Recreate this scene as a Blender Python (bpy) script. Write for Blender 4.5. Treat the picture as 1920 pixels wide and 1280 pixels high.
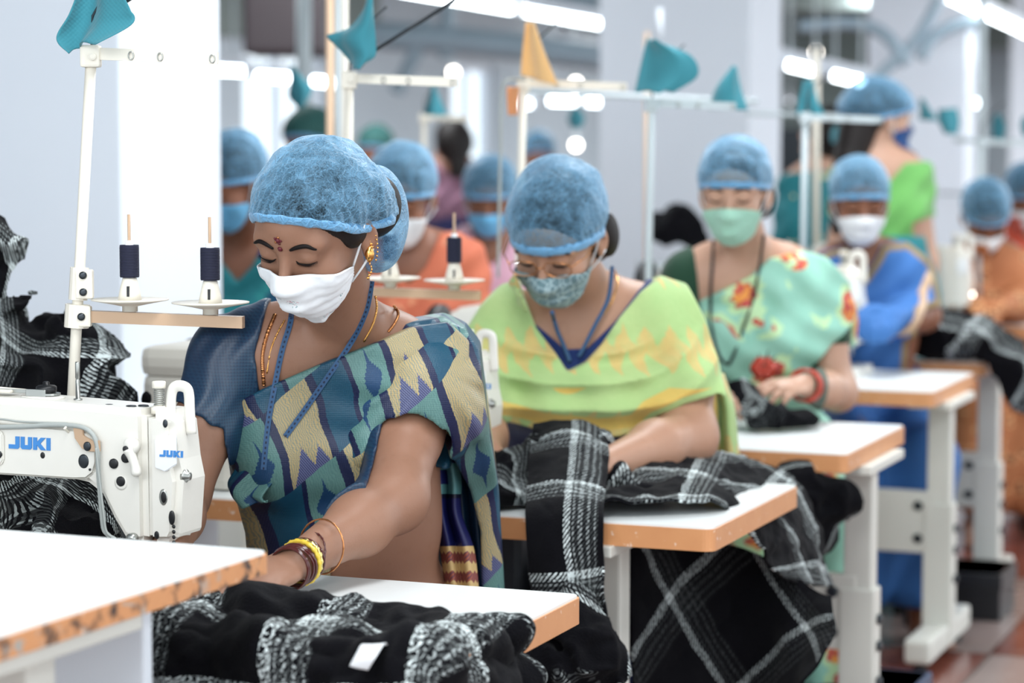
import bpy, bmesh, math, random
import numpy as np
from mathutils import Vector, Matrix
random.seed(4); rng = np.random.default_rng(4)
scene = bpy.context.scene; COL = scene.collection
for o in list(bpy.data.objects): bpy.data.objects.remove(o)
# ---------------- camera, world, lights, exposure -----------------
FP = 85/36*1920.0; CAMZ = 1.41
PITCH = math.atan((640-265)/FP); PSI = math.radians(21.6)
cd = bpy.data.cameras.new('camera'); cam = bpy.data.objects.new('camera', cd); COL.objects.link(cam)
cam.location = (0,0,CAMZ); cam.rotation_euler = (math.pi/2-PITCH,0,0)
cd.lens = 85; cd.sensor_width = 36; cd.clip_end = 200
cd.dof.use_dof = True; cd.dof.focus_distance = 3.62; cd.dof.aperture_fstop = 3.0
scene.camera = cam
scene.view_settings.view_transform = 'Standard'; scene.view_settings.look = 'None'
scene.view_settings.exposure = 0.22; scene.view_settings.gamma = 1; scene.view_settings.use_curve_mapping = False
w = bpy.data.worlds.new('daylight'); scene.world = w; w.use_nodes = True
bg = w.node_tree.nodes['Background']; bg.inputs[0].default_value = (.86,.94,1,1); bg.inputs[1].default_value = 1.6
def room(v,u,z=0):
    "room frame (v right along tables, u along the rows) -> world"
    return (v*math.cos(PSI)+u*math.sin(PSI), -v*math.sin(PSI)+u*math.cos(PSI), z)
def area(name, loc, size, sizey, power, rot=(0,0,0), col=(1,.98,.95)):
    l = bpy.data.lights.new(name,'AREA'); l.shape='RECTANGLE'; l.size=size; l.size_y=sizey; l.energy=power; l.color=col
    o = bpy.data.objects.new(name,l); o.location=loc; o.rotation_euler=rot; COL.objects.link(o); return o
for (v_,u_,e_) in ((-1.0,2.2,50),(1.2,4.2,35),(-1.6,6.2,65),(1.0,8.6,90),(-5.0,10.0,110),(0.0,14.0,170),(-5.5,17.0,170),(-5.5,24.0,220),(0,24,300),(-3,31,220)):
    area('ceiling_tube_and_fill', room(v_,u_,2.9), .5, 2.6, e_, (0,0,-PSI), (.95,.98,1))
# fill panel added behind the photographer, then the daylight window bank on the right
area('ceiling_tube_and_fill', room(-1.5,-1.5,2.9), 3.0, 1.0, 70, (math.radians(50),0,-PSI), (.95,.98,1))  # added soft fill that brightens the pillar fronts, no tube hangs here
area('window_daylight', room(3.8,-0.5,2.0), 5.0, 1.8, 70, (0,math.radians(80),-PSI+math.radians(25)), (1,.98,.95))
# ---------------- helpers ----------------
def D(px,py,Y):
    "pixel of the photograph at depth Y (m) -> world point"
    a=(px-960)/FP; b=(640-py)/FP
    c=math.cos(PITCH); s=math.sin(PITCH); f=c+b*s
    return np.array([a/f*Y, Y, CAMZ+(b*c-s)/f*Y])
def srgb(c):
    if isinstance(c,str):
        c=c.lstrip('#'); c=[int(c[i:i+2],16)/255 for i in (0,2,4)]
    return tuple(x/12.92 if x<=.04045 else ((x+.055)/1.055)**2.4 for x in c[:3])+(1.0,)
MESH_SMOOTH=True
def mesh(name, V, F, mats, smooth=True, puv=None, fmat=None):
    me=bpy.data.meshes.new(name)
    V=np.asarray(V,dtype=np.float32)
    if isinstance(F,np.ndarray):
        n=F.shape[1]; me.vertices.add(len(V)); me.vertices.foreach_set('co',V.ravel())
        me.loops.add(F.size); me.loops.foreach_set('vertex_index',F.astype(np.int32).ravel())
        me.polygons.add(len(F)); me.polygons.foreach_set('loop_start',np.arange(0,F.size,n,dtype=np.int32))
        me.polygons.foreach_set('loop_total',np.full(len(F),n,dtype=np.int32))
        me.update(calc_edges=True)
    else:
        me.from_pydata([tuple(map(float,v)) for v in V],[],F); me.update()
    if smooth: me.polygons.foreach_set('use_smooth',np.ones(len(me.polygons),dtype=bool))
    if not isinstance(mats,(list,tuple)): mats=[mats]
    for m in mats: me.materials.append(m)
    if fmat is not None: me.polygons.foreach_set('material_index',np.asarray(fmat,dtype=np.int32))
    if puv is not None:
        at=me.attributes.new('puv','FLOAT_VECTOR','POINT')
        p=np.zeros((len(V),3),dtype=np.float32); puv=np.asarray(puv); p[:,:puv.shape[1]]=puv
        at.data.foreach_set('vector',p.ravel())
    return me
def thing(name,label,cat,loc=(0,0,0),rz=0,group=None):
    o=bpy.data.objects.new(name,None); o.empty_display_size=.05; COL.objects.link(o)
    o.location=tuple(map(float,loc)); o.rotation_euler=(0,0,rz); o['label']=label; o['category']=cat
    if group: o['group']=group
    return o
def obj(name,V,F,mats,parent=None,local=False,label=None,loc=None,**k):
    V=np.asarray(V,dtype=np.float64)
    if parent is not None and not local:
        p=parent; off=np.zeros(3)
        while p is not None: off+=np.array(p.location); p=p.parent
        V=V-off
    if parent is None and loc is not None: V=V-np.asarray(loc)
    o=bpy.data.objects.new(name,mesh(name,V,F,mats,**k)); COL.objects.link(o)
    if parent is not None: o.parent=parent
    elif loc is not None: o.location=tuple(map(float,loc))
    if label: o['label']=label
    return o
def tag(o,label,cat,group=None,kind=None):
    o['label']=label; o['category']=cat
    if group: o['group']=group
    if kind: o['kind']=kind
    return o
def copy_tree(o,parent=None):
    c=o.copy(); COL.objects.link(c); c.parent=parent
    for ch in list(o.children): copy_tree(ch,c)
    return c
class MB:
    "collects simple solids"
    def __init__(s): s.V=[]; s.F=[]; s.M=[]
    def add(s,V,F,m=0):
        n=len(s.V); s.V+= [tuple(map(float,v)) for v in V]; s.F+=[tuple(i+n for i in f) for f in F]; s.M+=[m]*len(F); return s
    def box(s,lo,hi,bev=0.0,m=0):
        bm=bmesh.new(); bmesh.ops.create_cube(bm,size=1)
        lo=np.array(lo,float); hi=np.array(hi,float); d=hi-lo
        for v in bm.verts: v.co=Vector([(v.co[i]+.5)*d[i]+lo[i] for i in range(3)])
        if bev>0: bmesh.ops.bevel(bm,geom=list(bm.edges),offset=min(bev,min(abs(d))*.45),segments=2,affect='EDGES',profile=.6)
        return s.bm(bm,m)
    def bm(s,bm,m=0):
        bm.verts.ensure_lookup_table(); bm.verts.index_update()
        s.add([v.co[:] for v in bm.verts],[[v.index for v in f.verts] for f in bm.faces],m); bm.free(); return s
    def tube(s,pts,r,n=10,m=0,caps=True,closed=False,flat=1.0,up=None):
        V,F=tube(pts,r,n,caps,closed,flat,up); return s.add(V,F,m)
    def lathe(s,prof,c=(0,0,0),n=24,ax='z',m=0,R=None):
        V=[];F=[]
        for (r,h) in prof:
            for k in range(n):
                a=2*math.pi*k/n; p=np.array([r*math.cos(a),r*math.sin(a),h])
                if ax=='x': p=p[[2,0,1]]
                if ax=='y': p=np.array([p[0],-p[2],p[1]])
                if R is not None: p=R@p
                V.append(p+np.array(c))
        L=len(prof)
        for i in range(L-1):
            for k in range(n): F.append((i*n+k,i*n+(k+1)%n,(i+1)*n+(k+1)%n,(i+1)*n+k))
        F.append(tuple(range(n))[::-1]); F.append(tuple((L-1)*n+k for k in range(n)))
        return s.add(V,F,m)
    def prism(s,pts,y0,y1,bev=0,m=0,axis=1):
        "outline in two axes extruded along the third"
        bm=bmesh.new(); ax=[i for i in range(3) if i!=axis]
        vs=[]
        for p in pts:
            c=[0,0,0]; c[ax[0]]=p[0]; c[ax[1]]=p[1]; c[axis]=y0; vs.append(bm.verts.new(c))
        f=bm.faces.new(vs); r=bmesh.ops.extrude_face_region(bm,geom=[f])
        for v in [g for g in r['geom'] if isinstance(g,bmesh.types.BMVert)]: v.co[axis]=y1
        bmesh.ops.recalc_face_normals(bm,faces=bm.faces)
        if bev: bmesh.ops.bevel(bm,geom=[e for e in bm.edges if len(e.link_faces)==2 and e.calc_face_angle(0)>.6],offset=bev,segments=2,affect='EDGES')
        return s.bm(bm,m)
    def build(s,name,mats,parent=None,local=False,smooth=False,**k):
        return obj(name,s.V,s.F,mats,parent,local,smooth=smooth,fmat=s.M,**k)
def catmull(P,n):
    P=[np.array(p,float) for p in P]
    if len(P)==2: return [P[0]+(P[1]-P[0])*t for t in np.linspace(0,1,n)]
    Q=[2*P[0]-P[1]]+P+[2*P[-1]-P[-2]]; out=[]
    for t in np.linspace(0,len(P)-1,n):
        i=min(int(t),len(P)-2); f=t-i; a,b,c,d=Q[i:i+4]
        out.append(.5*((2*b)+(c-a)*f+(2*a-5*b+4*c-d)*f*f+(3*b-a-3*c+d)*f**3))
    return out
def tube(pts,r,n=10,caps=True,closed=False,flat=1.0,up=None):
    P=np.array(pts,float); L=len(P); rr=np.full(L,r) if np.isscalar(r) else np.array(r,float)
    T=np.zeros_like(P)
    if closed: T=np.roll(P,-1,0)-np.roll(P,1,0)
    else: T[1:-1]=P[2:]-P[:-2]; T[0]=P[1]-P[0]; T[-1]=P[-1]-P[-2]
    T/=np.linalg.norm(T,axis=1)[:,None]+1e-12
    u=np.array(up if up is not None else (0,0,1.0),float)
    if abs(T[0]@u)>.95: u=np.array((1.0,.1,0))
    V=[]
    for i in range(L):
        if up is not None: uu=np.array(up,float)
        else: uu=u
        x=uu-T[i]*(uu@T[i]); x/=np.linalg.norm(x)+1e-12; y=np.cross(T[i],x); u=x
        for k in range(n):
            a=2*math.pi*k/n; V.append(P[i]+rr[i]*(x*math.cos(a)*flat+y*math.sin(a)))
    F=[]
    for i in range(L if closed else L-1):
        j=(i+1)%L
        for k in range(n): F.append((i*n+k,i*n+(k+1)%n,j*n+(k+1)%n,j*n+k))
    if caps and not closed: F.append(tuple(range(n))[::-1]); F.append(tuple((L-1)*n+k for k in range(n)))
    return V,F
# ---------- vector noise ----------
def _h(ix,iy,iz,s):
    n=(ix*374761393+iy*668265263+iz*2147483647+s*974711)&0x7fffffff
    n=((n^(n>>13))*1274126177)&0x7fffffff
    return ((n^(n>>16))&0xffff)/65535.0
def vnoise(P,scale=1.0,seed=0):
    P=np.asarray(P,float)*scale; i=np.floor(P).astype(np.int64); f=P-i; f=f*f*f*(f*(f*6-15)+10); r=0
    for dx in (0,1):
        for dy in (0,1):
            for dz in (0,1):
                wt=(f[...,0] if dx else 1-f[...,0])*(f[...,1] if dy else 1-f[...,1])*(f[...,2] if dz else 1-f[...,2])
                r=r+wt*_h(i[...,0]+dx,i[...,1]+dy,i[...,2]+dz,seed)
    return r*2-1
def fbm(P,scale=1.0,oct=3,seed=0):
    P=np.asarray(P,float); return sum(vnoise(P+7.3*k,scale*2**k,seed+k)*.5**k for k in range(oct))
# ---------- SDF bodies ----------
class Field:
    def __init__(s,lo,hi,h,fill=.25):
        s.lo=np.array(lo,float); s.h=h; s.n=np.maximum(4,np.ceil((np.array(hi)-s.lo)/h).astype(int)+1)
        s.F=np.full(tuple(s.n),fill,dtype=np.float32)
    def axes(s,sl=None):
        sl=sl or tuple(slice(0,k) for k in s.n)
        return [(s.lo[i]+s.h*np.arange(sl[i].start,sl[i].stop)).astype(np.float32).reshape([-1 if j==i else 1 for j in range(3)]) for i in range(3)]
    def _sl(s,lo,hi,m=.06):
        a=np.clip(np.floor((np.array(lo)-m-s.lo)/s.h).astype(int),0,s.n); b=np.clip(np.ceil((np.array(hi)+m-s.lo)/s.h).astype(int)+1,0,s.n)
        return tuple(slice(int(x),int(y)) for x,y in zip(a,b))
    def _blend(s,sl,d,k,op='u'):
        F=s.F[sl]
        if F.size==0: return
        d=d.astype(np.float32)
        if op=='u':
            h=np.clip(.5+.5*(F-d)/k,0,1); s.F[sl]=F*(1-h)+d*h-k*h*(1-h)
        else:
            d=-d; h=np.clip(.5-.5*(F-d)/k,0,1); s.F[sl]=F*(1-h)+d*h+k*h*(1-h)
    def cap(s,a,b,ra,rb=None,k=.02,op='u'):
        a=np.array(a,float);b=np.array(b,float);rb=ra if rb is None else rb; r=max(ra,rb)
        sl=s._sl(np.minimum(a,b)-r,np.maximum(a,b)+r); X,Y,Z=s.axes(sl); ba=b-a; q=ba@ba+1e-12
        px,py,pz=X-a[0],Y-a[1],Z-a[2]
        t=np.clip((px*ba[0]+py*ba[1]+pz*ba[2])/q,0,1)
        d=np.sqrt((px-ba[0]*t)**2+(py-ba[1]*t)**2+(pz-ba[2]*t)**2)-(ra+(rb-ra)*t)
        s._blend(sl,d,k,op); return s
    def chain(s,pts,rs,k=.02):
        for i in range(len(pts)-1): s.cap(pts[i],pts[i+1],rs[i],rs[i+1],k)
        return s
    def ell(s,c,r,R=None,k=.02,op='u'):
        c=np.array(c,float); r=np.array(r,float); m=r.max() if R is not None else 0
        e=np.full(3,m) if R is not None else r
        sl=s._sl(c-e,c+e); X,Y,Z=s.axes(sl); p=[X-c[0],Y-c[1],Z-c[2]]
        if R is not None: p=[R[0,i]*p[0]+R[1,i]*p[1]+R[2,i]*p[2] for i in range(3)]
        k0=np.sqrt((p[0]/r[0])**2+(p[1]/r[1])**2+(p[2]/r[2])**2)+1e-6
        k1=np.sqrt((p[0]/r[0]**2)**2+(p[1]/r[1]**2)**2+(p[2]/r[2]**2)**2)+1e-6
        s._blend(sl,k0*(k0-1)/k1,k,op); return s
    def copy(s):
        c=Field.__new__(Field); c.lo=s.lo; c.h=s.h; c.n=s.n; c.F=s.F.copy(); return c
    def cut(s,g,k=None):
        "keep where g(X,Y,Z) < 0"
        g=np.broadcast_to(g,s.F.shape) if isinstance(g,np.ndarray) else g
        if k:
            F=s.F; h=np.clip(.5-.5*(F-g)/k,0,1); s.F=(F*(1-h)+g*h+k*h*(1-h)).astype(np.float32)
        else: s.F=np.maximum(s.F,g).astype(np.float32)
        return s
    def crop(s,lo,hi):
        sl=s._sl(lo,hi,0); c=Field.__new__(Field); c.h=s.h; c.lo=s.lo+s.h*np.array([q.start for q in sl]); c.F=s.F[sl].copy(); c.n=np.array(c.F.shape); return c
    def mesh(s):
        F=s.F.copy(); F[0]=F[-1]=.1; F[:,0]=F[:,-1]=.1; F[:,:,0]=F[:,:,-1]=.1
        F[np.abs(F)<1e-7]=1e-7
        S=(F<0); nx,ny,nz=F.shape
        cnt=np.zeros((nx-1,ny-1,nz-1),np.uint8)
        offs=[(i,j,k) for i in (0,1) for j in (0,1) for k in (0,1)]
        for (i,j,k) in offs: cnt+=S[i:nx-1+i,j:ny-1+j,k:nz-1+k]
        I=np.argwhere((cnt>0)&(cnt<8))
        if len(I)==0: return np.zeros((0,3)),np.zeros((0,4),int)
        idx=np.full(cnt.shape,-1,np.int32); idx[I[:,0],I[:,1],I[:,2]]=np.arange(len(I))
        val=[F[I[:,0]+i,I[:,1]+j,I[:,2]+k] for (i,j,k) in offs]
        acc=np.zeros((len(I),3)); c=np.zeros(len(I))
        for a in range(8):
            for ax in range(3):
                if offs[a][ax]==0:
                    o=list(offs[a]); o[ax]=1; b=offs.index(tuple(o))
                    m=(val[a]<0)!=(val[b]<0); t=val[a][m]/(val[a][m]-val[b][m])
                    p=np.zeros((m.sum(),3)); p+=offs[a]; p[:,ax]=t; acc[m]+=p; c[m]+=1
        V=s.lo+s.h*(I+acc/c[:,None]); Q=[]
        for ax in range(3):
            sa=[slice(1,-1)]*3; sa[ax]=slice(0,-1); sb=list(sa); sb[ax]=slice(1,None)
            A=S[tuple(sa)]; B=S[tuple(sb)]; E=np.argwhere(A!=B)
            if len(E)==0: continue
            st=A[E[:,0],E[:,1],E[:,2]]
            for q in range(3):
                if q!=ax: E[:,q]+=1
            u,v=[q for q in range(3) if q!=ax]
            def g(du,dv):
                e=E.copy(); e[:,u]-=du; e[:,v]-=dv; return idx[e[:,0],e[:,1],e[:,2]]
            q=np.stack([g(1,1),g(0,1),g(0,0),g(1,0)],1)
            flip=(~st) if ax!=1 else st
            q[flip]=q[flip][:,::-1]; Q.append(q)
        Q=np.concatenate(Q); return V,Q[(Q>=0).all(1)]
def relax(V,F,it=2,lam=.5):
    F=np.asarray(F)
    for _ in range(it):
        A=np.zeros_like(V); c=np.zeros(len(V)); n=F.shape[1]
        for i in range(n):
            np.add.at(A,F[:,i],V[F[:,(i+1)%n]]); np.add.at(c,F[:,i],1)
            np.add.at(A,F[:,(i+1)%n],V[F[:,i]]); np.add.at(c,F[:,(i+1)%n],1)
        V=V+(A/np.maximum(c,1)[:,None]-V)*lam
    return V
def prune(V,F,keep):
    "keep faces whose vertices are all kept"
    F=F[keep[F].all(1)]; u=np.unique(F); m=np.full(len(V),-1); m[u]=np.arange(len(u)); return V[u],m[F],u
def loft(ctrl,nu,nv,thick=0.003,fold=None,cyc=False):
    """ctrl: rows of 3-D control points; smooth grid through them; thickness by offset. returns V,F,puv"""
    R=[catmull(r,nu) for r in ctrl]; C=[catmull([R[j][i] for j in range(len(R))],nv) for i in range(nu)]
    G=np.array([[C[i][j] for i in range(nu)] for j in range(nv)])
    du=np.linalg.norm(np.diff(G,axis=1),axis=2).mean(0); dv=np.linalg.norm(np.diff(G,axis=0),axis=2).mean(1)
    U=np.concatenate([[0],np.cumsum(du)]); W=np.concatenate([[0],np.cumsum(dv)])
    uu,vv=np.meshgrid(U,W)
    def nor(G):
        a=np.gradient(G,axis=1); b=np.gradient(G,axis=0); n=np.cross(a,b); return n/(np.linalg.norm(n,axis=2)[...,None]+1e-12)
    N=nor(G)
    if fold is not None: G=G+N*fold(uu,vv,G)[...,None]; N=nor(G)
    A=G+N*thick/2; B=G-N*thick/2
    V=np.concatenate([A.reshape(-1,3),B.reshape(-1,3)]); n=nu*nv; F=[]
    I=np.arange(n).reshape(nv,nu); q=np.stack([I[:-1,:-1],I[:-1,1:],I[1:,1:],I[1:,:-1]],-1).reshape(-1,4)
    F=[q,q[:,::-1]+n]
    b=np.concatenate([I[0,:],I[1:,-1],I[-1,:-1][::-1],I[1:-1,0][::-1]]); b2=np.roll(b,-1)
    F.append(np.stack([b2,b,b+n,b2+n],1))
    puv=np.stack([uu.ravel(),vv.ravel()],1)
    return V,np.concatenate(F),np.concatenate([puv,puv])
# ---------- node expression materials ----------
class E:
    def __init__(s,m,k): s.m=m; s.k=k
    def _b(a,b,op,c=None):
        n=a.m.nt.nodes.new('ShaderNodeMath'); n.operation=op
        for i,x in enumerate((a,b,c)):
            if x is None: continue
            if isinstance(x,E): a.m.nt.links.new(x.k,n.inputs[i])
            else: n.inputs[i].default_value=float(x)
        return E(a.m,n.outputs[0])
    def __add__(a,b): return a._b(b,'ADD')
    __radd__=__add__
    def __sub__(a,b): return a._b(b,'SUBTRACT')
    def __rsub__(a,b): return (a*-1)+b
    def __mul__(a,b): return a._b(b,'MULTIPLY')
    __rmul__=__mul__
    def __truediv__(a,b): return a._b(b,'DIVIDE')
    def gt(a,b): return a._b(b,'GREATER_THAN')
    def lt(a,b): return a._b(b,'LESS_THAN')
    def max(a,b): return a._b(b,'MAXIMUM')
    def min(a,b): return a._b(b,'MINIMUM')
    def pow(a,b): return a._b(b,'POWER')
    def mod(a,b): return a._b(b,'FLOORED_MODULO')
    def f(a,op): return a._b(None,op)
    def abs(a): return a.f('ABSOLUTE')
    def fl(a): return a.f('FLOOR')
    def fr(a): return a.f('FRACT')
    def sin(a): return a.f('SINE')
    def tri(a,p): return a._b(p,'PINGPONG')
    def band(a,lo,hi): return a.gt(lo)*a.lt(hi)
    def cl(a): return a.max(0).min(1)
class Mat:
    def __init__(s,name,rough=.6,spec=.5,metal=0,col=None,**kw):
        s.mat=bpy.data.materials.new(name); s.mat.use_nodes=True; s.nt=s.mat.node_tree; s.bs=s.nt.nodes['Principled BSDF']
        s.set('Roughness',rough); s.set('Specular IOR Level',spec); s.set('Metallic',metal)
        if col is not None: s.set('Base Color',srgb(col))
        for k,v in kw.items(): s.set(k.replace('_',' '),v)
    def set(s,k,v):
        i=s.bs.inputs[k]
        if isinstance(v,E): s.nt.links.new(v.k,i)
        elif isinstance(v,bpy.types.NodeSocket): s.nt.links.new(v,i)
        else: i.default_value=v
    def coords(s,src='puv',scale=None):
        n=s.nt.nodes
        if src=='puv': a=n.new('ShaderNodeAttribute'); a.attribute_name='puv'; v=a.outputs['Vector']
        else: a=n.new('ShaderNodeTexCoord'); v=a.outputs[src]
        s.vec=v; sp=n.new('ShaderNodeSeparateXYZ'); s.nt.links.new(v,sp.inputs[0]); return [E(s,sp.outputs[i]) for i in range(3)]
    def vecof(s,x,y,z=0):
        n=s.nt.nodes.new('ShaderNodeCombineXYZ')
        for i,q in enumerate((x,y,z)):
            if isinstance(q,E): s.nt.links.new(q.k,n.inputs[i])
            else: n.inputs[i].default_value=q
        return n.outputs[0]
    def noise(s,scale,detail=2,vec=None,rough=.5,dist=0):
        n=s.nt.nodes.new('ShaderNodeTexNoise'); n.inputs['Scale'].default_value=scale; n.inputs['Detail'].default_value=detail
        n.inputs['Roughness'].default_value=rough; n.inputs['Distortion'].default_value=dist
        s.nt.links.new(vec or s.vec,n.inputs['Vector']); return E(s,n.outputs['Fac'])
    def voro(s,scale,vec=None,feat='F1',out='Distance'):
        n=s.nt.nodes.new('ShaderNodeTexVoronoi'); n.inputs['Scale'].default_value=scale; n.feature=feat
        s.nt.links.new(vec or s.vec,n.inputs['Vector']); return E(s,n.outputs[out])
    def rgb(s,c):
        n=s.nt.nodes.new('ShaderNodeRGB'); n.outputs[0].default_value=srgb(c); return n.outputs[0]
    def mix(s,f,a,b):
        n=s.nt.nodes.new('ShaderNodeMix'); n.data_type='RGBA'
        for i,x in ((0,f),(6,a),(7,b)):
            if isinstance(x,E): s.nt.links.new(x.k,n.inputs[i])
            elif isinstance(x,bpy.types.NodeSocket): s.nt.links.new(x,n.inputs[i])
            elif isinstance(x,(int,float)): n.inputs[i].default_value=x
            else: n.inputs[i].default_value=srgb(x)
        return n.outputs[2]
    def bump(s,h,dist=.001,strength=.6):
        n=s.nt.nodes.new('ShaderNodeBump'); n.inputs['Distance'].default_value=dist; n.inputs['Strength'].default_value=strength
        s.nt.links.new(h.k,n.inputs['Height']); s.nt.links.new(n.outputs[0],s.bs.inputs['Normal'])
def flat(name,col,rough=.5,var=.06,scale=8,src='Object',**k):
    m=Mat(name,rough,**k); m.coords(src); n=m.noise(scale,3)
    c=np.array(srgb(col)[:3]); 
    def un(x): return tuple((12.92*v if v<=.0031308 else 1.055*v**(1/2.4)-.055) for v in np.clip(x,0,1))
    m.set('Base Color',m.mix(n,un(c*(1-var)),un(c*(1+var)))); return m.mat
# ---------------- materials ----------------
M={}
M['white_paint']=flat('white_paint','e4ebf3',.6,.03,2)
def wallmat(name,c1,c2):
    m=Mat(name,.7); x,y,z=m.coords('Object'); n=m.noise(1.1,4); n2=m.noise(9,3)
    m.set('Base Color',m.mix((n*.8+n2*.3).cl(),c1,c2)); m.bump(n2,.002,.3); return m.mat
M['pillar']=wallmat('pillar_paint','e8eef6','dfe7f1')
M['wall']=wallmat('wall_paint','c5d0d8','b3c0ca')
M['grey_wall']=wallmat('grey_wall','8b9896','75827f')
M['ceiling']=wallmat('ceiling_paint','9aa6a8','87949a')
def floor_mat():
    m=Mat('red_oxide_floor',.22,.6); x,y,z=m.coords('Object')
    n=m.noise(2.2,4); n2=m.noise(14,3)
    tile=((x/.6).fr().lt(.02)).max((y/.6).fr().lt(.02))
    w_=((x/.6).fl()*.37+(y/.6).fl()*.73).fr()
    c=m.mix((n*1.6-.3).cl(),'5e2c24','8c5140'); c=m.mix(w_.gt(.55)*.75,c,'978d88'); c=m.mix(tile*.6,c,'2d1a17'); c=m.mix((n2-.55).cl()*.8,c,'b4aaa4')
    m.set('Base Color',c); m.set('Roughness',n*.25+.12); return m.mat
M['floor']=floor_mat()
def tabletop():
    m=Mat('white_laminate',.32,.5); m.coords('Object'); n=m.noise(5,4); s=m.noise(60,2)
    m.set('Base Color',m.mix(((n-.45)*.6).cl(),'e6eaea','cfd5d4')); m.set('Roughness',s*.15+.25); return m.mat
M['laminate']=tabletop()
def edge(name,worn):
    m=Mat(name,.45); m.coords('Object'); n=m.noise(22,4); n2=m.noise(70,3)
    c=m.mix(n,'d99c6a','c98a5b'); c=m.mix(((n2-.66)*9).cl(),c,'efe3d6')
    if worn:
        n3=m.noise(38,5); c=m.mix(((n3-.52)*7).cl(),c,'3b2c26'); n4=m.noise(26,3,None,.5,1.5); c=m.mix(((n4-.6)*9).cl(),c,'9fa5a2')
    m.set('Base Color',c); return m.mat
M['edge']=edge('orange_edge',0); M['edge_worn']=edge('orange_edge_worn',1)
M['under']=flat('board_underside','6b5a4e',.8)
M['steel_white']=flat('white_enamelled_steel','d8d8d0',.38,.04,6)
M['cream']=flat('cream_plastic','e6e0d3',.42,.03,9)
M['beige']=flat('beige_enamel','d3cec3',.45,.04,5)
M['machine']=flat('machine_enamel','e4e1d9',.3,.025,14)
M['black']=flat('black_plastic','141518',.4)
M['steel']=flat('steel','a8aaa6',.3,.1,40,Metallic=.85)
M['darksteel']=flat('dark_steel','3c4146',.35,.1,30,Metallic=.7)
M['tan']=flat('tan_bracket','c0a184',.4)
M['grey_tube']=flat('grey_tube','a3a8a5',.5)
M['juki']=flat('blue_print','3f86cc',.4,.01)
M['badge']=flat('badge_plate','eef0f2',.2)
M['thread']=None
def thread():
    m=Mat('navy_thread',.75); x,y,z=m.coords('Object'); s=(z*2600).sin()
    m.set('Base Color',m.mix(s*.5+.5,'0f1226','1c2140')); m.bump(s,.0006,.7); return m.mat
M['thread']=thread()
def cloth(name,c1,c2=None,scale=6,rough=.8,sheen=.2,weave=900,**k):
    m=Mat(name,rough,.3,**k); x,y,z=m.coords('Object'); n=m.noise(scale,3)
    m.set('Base Color',m.mix(n,c1,c2 or c1)); h=(x*weave).sin()*(z*weave).sin(); m.bump(h,.0004,.5); m.set('Sheen Weight',sheen); return m.mat
M['flag']=cloth('teal_flag','3f8c9a','35808e',5)
M['flag_yellow']=cloth('yellow_flag','f3c78c','eebd80',5)
M['flag_orange']=cloth('orange_tag','e2a070','da9566',5)
def plaid(name='plaid_flannel',per=.205,dark=False,fuzzy=False):
    m=Mat(name,.95,.12); x,y,z=m.coords('puv')
    nz=m.noise(170,3); wv=m.noise(8,2)
    def sett(t,off):
        t=(t/per+off).fr()
        r=t.band(.02,.095)
        g=t.band(.115,.135).max(t.band(.165,.20)).max(t.band(.235,.262)).max(t.band(.305,.320))
        b=t.band(.10,.34)
        return r,g,b
    xx=x+(wv-.5)*.010; yy=y+(wv-.5)*.010
    r1,g1,b1=sett(xx,0.0); r2,g2,b2=sett(yy,.37)
    d=(((x+y)/.0088)+(nz-.5)*.9).fr()
    msk=d.gt(.5) if not fuzzy else (((x+y)/.0105)+(m.noise(120,3)-.5)*3.2).fr().gt(.5)
    kg,kb=(.10,.02) if dark else ((.50,.12) if fuzzy else (.42,.07))
    def val(r,g,b): return r*1.0+g*kg+b*kb
    v1=val(r1,g1,b1); v2=val(r2,g2,b2)
    v=v1*msk+v2*(1-msk)
    v=(v+v1*v2*.6)*(((nz-.25)*2.8).cl() if not fuzzy else ((m.noise(260,3)-.33)*4).cl())
    if dark: v=v*.55
    m.set('Base Color',m.mix(v.cl(),'08080d','e2ecec'))
    m.set('Sheen Weight',.03); m.bump(d*.6+m.noise(420,2)*1.4,.0020,.9); return m.mat
M['plaid']=plaid(); M['plaid_fuzzy']=plaid('fuzzy_plaid_flannel',.19,False,True)
M['plaid_dim']=plaid('plaid_flannel_reverse',.21,True)
def skin(name,c1,c2,c3):
    m=Mat(name,.48,.4); m.coords('Object'); n=m.noise(7,4); n2=m.noise(60,3); n3=m.noise(320,2)
    c=m.mix(n,c1,c2); c=m.mix(((n2-.55)*1.1).cl(),c,c3)
    m.set('Base Color',c); m.set('Subsurface Weight',.12); m.set('Subsurface Radius',(.012,.005,.003)); m.set('Subsurface Scale',.4)
    m.bump(n3,.0005,.35); return m.mat
M['skin1']=skin('skin_warm_brown','97705b','8b6450','7a543f')
M['skin2']=skin('skin_light_brown','b48a72','a87e67','976b54')
M['skin3']=skin('skin_tan','c09984','b38c76','a47b65')
M['skin4']=skin('skin_deep_brown','8a5b44','7b4f3b','6b4433')
def hair():
    m=Mat('black_hair',.55,.3); x,y,z=m.coords('Object'); n=m.noise(30,3,m.vecof(x*14,y*2,z*14)); m.set('Base Color',m.mix(n,'0c0909','1d1513')); m.bump(n,.0008,.6); return m.mat
M['hair']=hair()
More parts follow.
